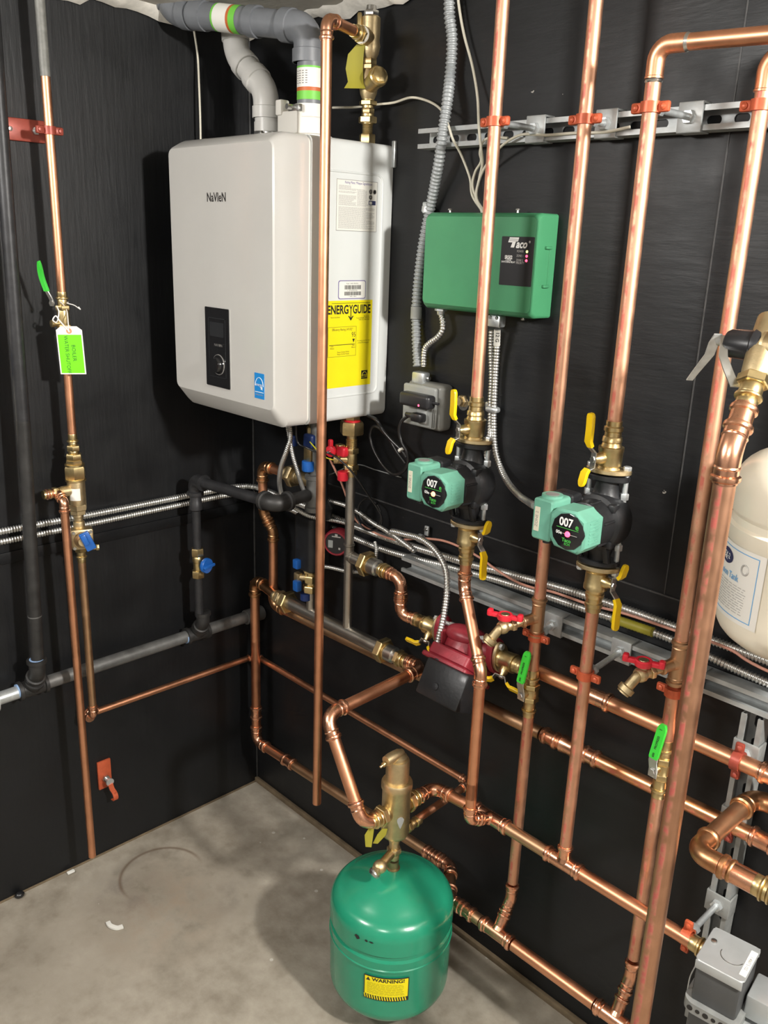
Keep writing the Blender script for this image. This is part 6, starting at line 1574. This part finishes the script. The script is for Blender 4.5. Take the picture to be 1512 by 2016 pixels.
# ---------------------------------------------------------------- air separator and expansion tank
T = thing('air_separator', 'gold brass air separator standing above the green tank with tapered cap', 'separator', (SXc, SYc, .49))
zs = .500
S = Matrix.Translation((SXc, SYc, zs))
part(T, 'body', MB().lathe([(.0, .020), (.006, .030), (.014, .0335), (.132, .0335), (.136, .0365), (.150, .0365), (.154, .0345)], S, 32), M_['brass_cast'])
part(T, 'bonnet', MB().lathe([(.150, .0275), (.205, .0275), (.210, .026), (.212, .020)], S, 32), M_['brass_cast'])
vt_ = V((-.10, -.99, 0)); Mvn = frame((SXc, SYc, zs + .212), V((0, 1, 0)), V((-1, 0, 0)))
hx = MB().tube([V((SXc, SYc + .014 + .0 * k, zs + .222)) if k == 0 else V((SXc, SYc + .016 - .014 * k, zs + .2225 - .0004 * k)) for k in range(5)], [.008, .0125, .0135, .0135, .0115], 20)
hx.lathe([(.205, .0225), (.218, .0215), (.224, .012)], S, 24)
part(T, 'vent_cap', hx, M_['brass_cast'])
part(T, 'vent_tip', MB().lathe([(0, .006), (.006, .006), (.007, .0035), (.014, .003)], axial((SXc - .003, SYc - .040, zs + .213), (-.06, -.96, -.3)), 14), M_['brass'])
brass_stack(T, 'left_port', (SXc, SYc - .028, .577), (0, -1, 0), [('c', .012, .019), ('h', .014, .0225), ('b', .007, .021), ('c', .006, .0165), ('b', .006, .0205), ('c', .008, .016)], M_['brass'])
brass_stack(T, 'right_port', (SXc, SYc + .028, .574), (0, 1, 0), [('c', .010, .019), ('h', .014, .0225), ('b', .007, .021), ('c', .005, .0165), ('b', .006, .0205), ('c', .006, .016)], M_['brass'])
dl = V((.74, -.67, 0)).normalized(); dl2 = V((.90, -.43, 0)).normalized()
Md = frame(V((SXc, SYc, zs + .062)) + dl2 * .0337, V((.43, .90, 0)), ZA)
part(T, 'drop_decal', MB().prism([(.0085 * math.cos(a), .004 + .009 * math.sin(a)) for a in [PI * (-.05 + 1.1 * i / 10) for i in range(11)]] + [(-.004, -.010), (0, -.019), (.004, -.010)], -.0012, .0006, Md), M_['label_gray'], 'silver drop shaped decal')
brass_stack(T, 'lower_nipple', (SXc, SYc, .436), ZA, [('c', .016, .0135), ('h', .014, .0155), ('c', .018, .0120), ('c', .016, .0135)], M_['brass_cast'])
brass_stack(T, 'feed_port', (SXc, SYc + .006, .503), (0, 1, .0), [('c', .034, .0105), ('h', .010, .0135), ('b', .006, .0135), ('c', .012, .0115), ('b', .006, .0135), ('c', .012, .0110)], M_['brass'])
T = thing('shutoff_valve', 'small brass service valve with old yellow tag just above the green tank', 'valve', (SXc, SYc, .455))
do = V((.18, -.95, -.16)).normalized()
part(T, 'branch', MB().tube([V((SXc, SYc, .458)) + do * .010, V((SXc, SYc, .458)) + do * .045], .011, 16), M_['brass'])
vp = V((SXc, SYc, .458)) + do * .058
part(T, 'valve_body', MB().sph(vp, .0165, (1, 1.1, .95)).box(vp + do * .012, (.020, .016, .020), .004), M_['brass_cast'])
part(T, 'chrome_cap', MB().lathe([(0, .0145), (.006, .0155), (.012, .012), (.014, .004)], axial(vp + do * .010 + V((-.004, 0, -.008)), V((-.1, -.8, -.6))), 20), M_['steel'], 'chrome cap')
tg = MB()
tq = V((SXc, SYc - .050, .545))
tg.ribbon([tq + V((-.014, -.014, .0)), tq + V((-.018, -.018, -.02)), tq + V((-.016, -.020, -.05))], (.74, .67, 0), [.012, .02, .014], .001)
tg.ribbon([tq + V((.004, .012, -.004)), tq + V((.0, .006, -.02)), tq + V((-.01, -.004, -.045))], (.74, .67, 0), [.012, .02, .012], .001)
part(T, 'tag', tg, M_['tag_yellow_old'], 'torn yellow tag')
T = thing('expansion_tank', 'big green steel expansion tank with yellow warning sticker at bottom of photo', 'tank', (SXc, SYc, .045))
R = .1505; ZB, ZT = .050, .408
K = Matrix.Translation((SXc, SYc, 0))
prof = [(ZB, .045), (ZB + .006, .075)]
for i in range(9):
    a = PI / 2 * i / 8; prof.append((ZB + .062 - .056 * math.cos(a), .072 + (R - .003 - .072) * math.sin(a)))
prof += [(ZB + .16, R - .002), (ZB + .188, R - .002), (ZB + .190, R + .0008), (ZB + .193, R + .0008), (ZB + .195, R - .001), (ZB + .214, R - .001), (ZB + .220, R - .005), (ZB + .228, R - .005), (ZB + .234, R)]
for i in range(10):
    a = math.radians(68) * i / 9; prof.append((.318 + .044 * math.sin(a), R - .044 * (1 - math.cos(a))))
r1_ = prof[-1][1]; z1_ = prof[-1][0]
for i in range(1, 11):
    f = i / 10; rq = r1_ * (1 - f) + .017 * f; prof.append((z1_ + (ZT - z1_) * (1 - (rq / r1_) ** 2) / (1 - (.017 / r1_) ** 2), rq))
part(T, 'shell', MB().lathe(prof, K, 72), M_['tank_green'], ang=30)
part(T, 'nipple', MB().lathe([(ZT - .006, .017), (ZT + .002, .0165), (ZT + .003, .013), (ZT + .022, .013)], K, 20), M_['brass_dull'])
# warning sticker wrapped on the shell
ac = math.atan2(-.74, .70) - .02
def wrap(a0, a1, z0_, z1_, r_, n=14): return MB().loft([[(SXc + r_ * math.cos(a), SYc + r_ * math.sin(a), z) for z in (z0_, z1_)] for a in [a0 + (a1 - a0) * i / n for i in range(n + 1)]], None, False, False)
sz0, sz1 = .158, .226
stk = part(T, 'warning_sticker', wrap(ac - .355, ac + .355, sz0, sz1, R + .0006), M_['ink_black'], 'yellow and black warning sticker')
part(T, 'sticker_panel', wrap(ac - .34, ac + .34, sz0 + .013, sz1 - .003, R + .0009), M_['label_yellow'], under=stk)
sp = MB()
for k in range(17):
    a0 = ac - .335 + .04 * k
    pts_ = [(a0, sz0 + .002), (a0 + .018, sz0 + .002), (a0 + .002, sz0 + .0125), (a0 - .016, sz0 + .0125)]
    sp.add([(SXc + (R + .001) * math.cos(a), SYc + (R + .001) * math.sin(a), z) for a, z in pts_], [(0, 1, 2, 3)])
part(T, 'hazard_stripes', sp, M_['label_yellow'], under=stk)


def on_shell(s, size, a, z, m, bold=0, sx=1, name='sticker_lettering', r_=R + .0012):
    """lettering bent round the shell"""
    before = text(T, s, size, Matrix.Identity(4), m, name, bold, sx, under=stk)
    for v in before.data.vertices:
        w = T.matrix_world @ v.co
        ang_ = a + w.x / r_
        v.co = T.matrix_world.inverted() @ V((SXc + r_ * math.cos(ang_), SYc + r_ * math.sin(ang_), z + w.y))
    before.data.update()


on_shell('WARNING!', .0135, ac + .03, sz1 - .0095, M_['ink_black'], .03, 1.12)
tri = MB(); ta = ac - .285
tri.add([(SXc + (R + .0012) * math.cos(a), SYc + (R + .0012) * math.sin(a), z) for a, z in ((ta - .035, sz1 - .0145), (ta + .035, sz1 - .0145), (ta, sz1 - .0045))], [(0, 1, 2)])
part(T, 'warning_triangle', tri, M_['ink_black'], under=stk)
smp = MB(); rg = random.Random(2)
for row in range(10):
    a = ac - .30; z = sz1 - .0205 - .0033 * row; end = ac + .30 - rg.random() * .05
    while a < end:
        l = .03 + rg.random() * .07; e_ = min(end, a + l)
        smp.add([(SXc + (R + .0012) * math.cos(q), SYc + (R + .0012) * math.sin(q), zz) for q, zz in ((a, z), (e_, z), (e_, z + .0011), (a, z + .0011))], [(0, 1, 2, 3)]); a = e_ + .012
mat('ink_olive', (.36, .30, .01), .6)
part(T, 'small_print', smp, M_['ink_olive'], under=stk)
# chipped paint on the shoulder
ch = MB()
for a, z, wdt, hgt in ((ac - .50, .3215, .05, .008), (ac - .34, .3205, .028, .004), (ac - .26, .3200, .04, .003)):
    rrr = R + .0006
    ch.add([(SXc + rrr * math.cos(a + q), SYc + rrr * math.sin(a + q), z + k) for q, k in ((-wdt, 0), (-wdt * .4, hgt * .7), (wdt * .6, hgt * .4), (wdt, -hgt * .4), (0, -hgt))], [(0, 1, 2, 3, 4)])
part(T, 'chipped_paint', ch, M_['cast_black'])

# ---------------------------------------------------------------- white potable tank at the right edge
wx, wy, wr = 1.742, -.152, .140
T = thing('expansion_tank', 'white expansion tank with blue printed label on right wall at photo edge', 'tank', (wx, wy, 1.225))
K = Matrix.Translation((wx, wy, 0)); pz = [(1.222, .02)]
for i in range(1, 10):
    a = PI / 2 * i / 9; pz.append((1.222 + .055 * (1 - math.cos(a)), .02 + (wr - .022) * math.sin(a) ** .9))
pz += [(1.30, wr - .001), (1.415, wr - .001), (1.421, wr + .001), (1.437, wr + .001), (1.441, wr - .004), (1.452, wr - .005), (1.458, wr - .001), (1.462, wr), (1.498, wr)]
for i in range(1, 11):
    a = PI / 2 * i / 10; pz.append((1.498 + .065 * math.sin(a), .02 + (wr - .02) * math.cos(a) ** .7 if i < 10 else .02))
part(T, 'shell', MB().lathe(pz, K, 64), M_['tank_white'], ang=30)
wa = math.atan2(-.385, -.923)
def wrapw(a0, a1, z0_, z1_, r_, n=16): return MB().loft([[(wx + r_ * math.cos(a), wy + r_ * math.sin(a), z) for z in (z0_, z1_)] for a in [a0 + (a1 - a0) * i / n for i in range(n + 1)]], None, False, False)
wl0, wl1 = wa - 1.35, wa + 1.0
wlab = part(T, 'label', wrapw(wl0, wl1, 1.290, 1.412, wr + .0006, 30), M_['label_white'], 'white printed label')
bd = MB()
for (a0, a1, z0_, z1_) in ((wl0, wl1 - .08, 1.404, 1.4055), (wl0, wl1 - .08, 1.297, 1.2985)):
    bd.v, bd.f = bd.v, bd.f
    m2 = wrapw(a0, a1, z0_, z1_, wr + .0011, 20); bd.add(m2.v, m2.f)
m2 = wrapw(wl1 - .09, wl1 - .08, 1.297, 1.4055, wr + .0011, 2); bd.add(m2.v, m2.f)
part(T, 'label_border', bd, M_['ink_blue'], under=wlab)


def on_white(s, size, a, z, m, bold=0, sx=1, align='RIGHT'):
    r_ = wr + .0013; o = text(T, s, size, Matrix.Identity(4), m, 'label_lettering', bold, sx, align, under=wlab)
    for v in o.data.vertices:
        w = T.matrix_world @ v.co; q = a + w.x / r_
        v.co = T.matrix_world.inverted() @ V((wx + r_ * math.cos(q), wy + r_ * math.sin(q), z + w.y))
    o.data.update()


ae = wl1 - .18
# oval badge
ba = wl1 - .52 - .12
ov_ = MB(); nn = 28
ov_.add([(wx + (wr + .0012) * math.cos(ba + .15 * math.cos(t)), wy + (wr + .0012) * math.sin(ba + .15 * math.cos(t)), 1.387 + .0125 * math.sin(t)) for t in [2 * PI * i / nn for i in range(nn)]], [tuple(range(nn))])
part(T, 'badge', ov_, M_['ink_navy'], 'dark blue oval badge', under=wlab)
r_ = wr + .0016
o_ = text(T, 'EX-2', .013, Matrix.Identity(4), M_['ink_white'], 'badge_lettering', .02, .9, under=wlab)
for v in o_.data.vertices:
    w = T.matrix_world @ v.co; q = ba + w.x / r_; v.co = T.matrix_world.inverted() @ V((wx + r_ * math.cos(q), wy + r_ * math.sin(q), 1.387 + w.y))
on_white('Expansion Tank', .0155, ae - .16, 1.3605, M_['ink_blue'], .012, .85)
sm = MB(); rg = random.Random(9)
for row in range(11):
    z = 1.3475 - .0042 * row; a = wl0 + .3; end = ae - rg.random() * .05
    while a < end:
        l = .05 + rg.random() * .09; e_ = min(end, a + l)
        sm.add([(wx + (wr + .0012) * math.cos(q), wy + (wr + .0012) * math.sin(q), zz) for q, zz in ((a, z), (e_, z), (e_, z + .0013), (a, z + .0013))], [(0, 1, 2, 3)]); a = e_ + .02
part(T, 'small_print', sm, M_['ink_light_gray'], under=wlab)
sea = wl1 - .26
part(T, 'seal', MB().tube([V((wx + (wr + .0012) * math.cos(sea + .05 * math.cos(t)), wy + (wr + .0012) * math.sin(sea + .05 * math.cos(t)), 1.380 + .008 * math.sin(t))) for t in [2 * PI * i / 20 for i in range(20)]], .0014, 6, closed=True), M_['ink_light_gray'], under=wlab)
part(T, 'wall_bracket', MB().box((wx, -.006, 1.40), (.05, .012, .25), .002), M_['zinc'])
part(T, 'tank_stem', MB().lathe([(0, .013), (.03, .013), (.03, .018), (.05, .018)], axial((wx, wy, 1.56), ZA), 18), M_['brass'])

# ---------------------------------------------------------------- light
def area(name, loc, to, size, size_y, power, col=(1, 1, 1)):
    l = bpy.data.lights.new(name, 'AREA'); l.shape = 'RECTANGLE'; l.size = size; l.size_y = size_y; l.energy = power; l.color = col
    o = bpy.data.objects.new(name, l); C.objects.link(o); o.location = loc
    o.rotation_euler = (V(to) - V(loc)).to_track_quat('-Z', 'Y').to_euler()
    return o


area('lamp_or_fill', (3.05, -.62, 2.30), (.9, -.35, .9), .13, .13, 42, (1, .965, .91))
area('lamp_or_fill', (.55, -2.15, 2.34), (.8, -.3, 1.0), .5, .3, 22, (1, .97, .93))
area('lamp_or_fill', (2.2, -2.3, 2.36), (2.0, -1.2, 0), .6, .6, 18, (1, .97, .93))  # fill light added behind the camera, not a known fixture
w = bpy.data.worlds.new('world'); bpy.context.scene.world = w; w.use_nodes = True
w.node_tree.nodes['Background'].inputs[0].default_value = (.9, .93, 1, 1); w.node_tree.nodes['Background'].inputs[1].default_value = .2
vs = bpy.context.scene.view_settings
vs.view_transform = 'Standard'; vs.look = 'None'; vs.gamma = 1; vs.exposure = .92; vs.use_curve_mapping = False
# every single-mesh thing keeps its origin at its own base
for o in list(bpy.data.objects):
    if o.type == 'MESH' and o.parent is None and o.data.users == 1 and o.location.length < 1e-9:
        vv = [v.co for v in o.data.vertices]
        c = V((sum(v.x for v in vv) / len(vv), sum(v.y for v in vv) / len(vv), min(v.z for v in vv)))
        if o.get('kind') == 'structure': continue
        o.data.transform(Matrix.Translation(-c)); o.location = c
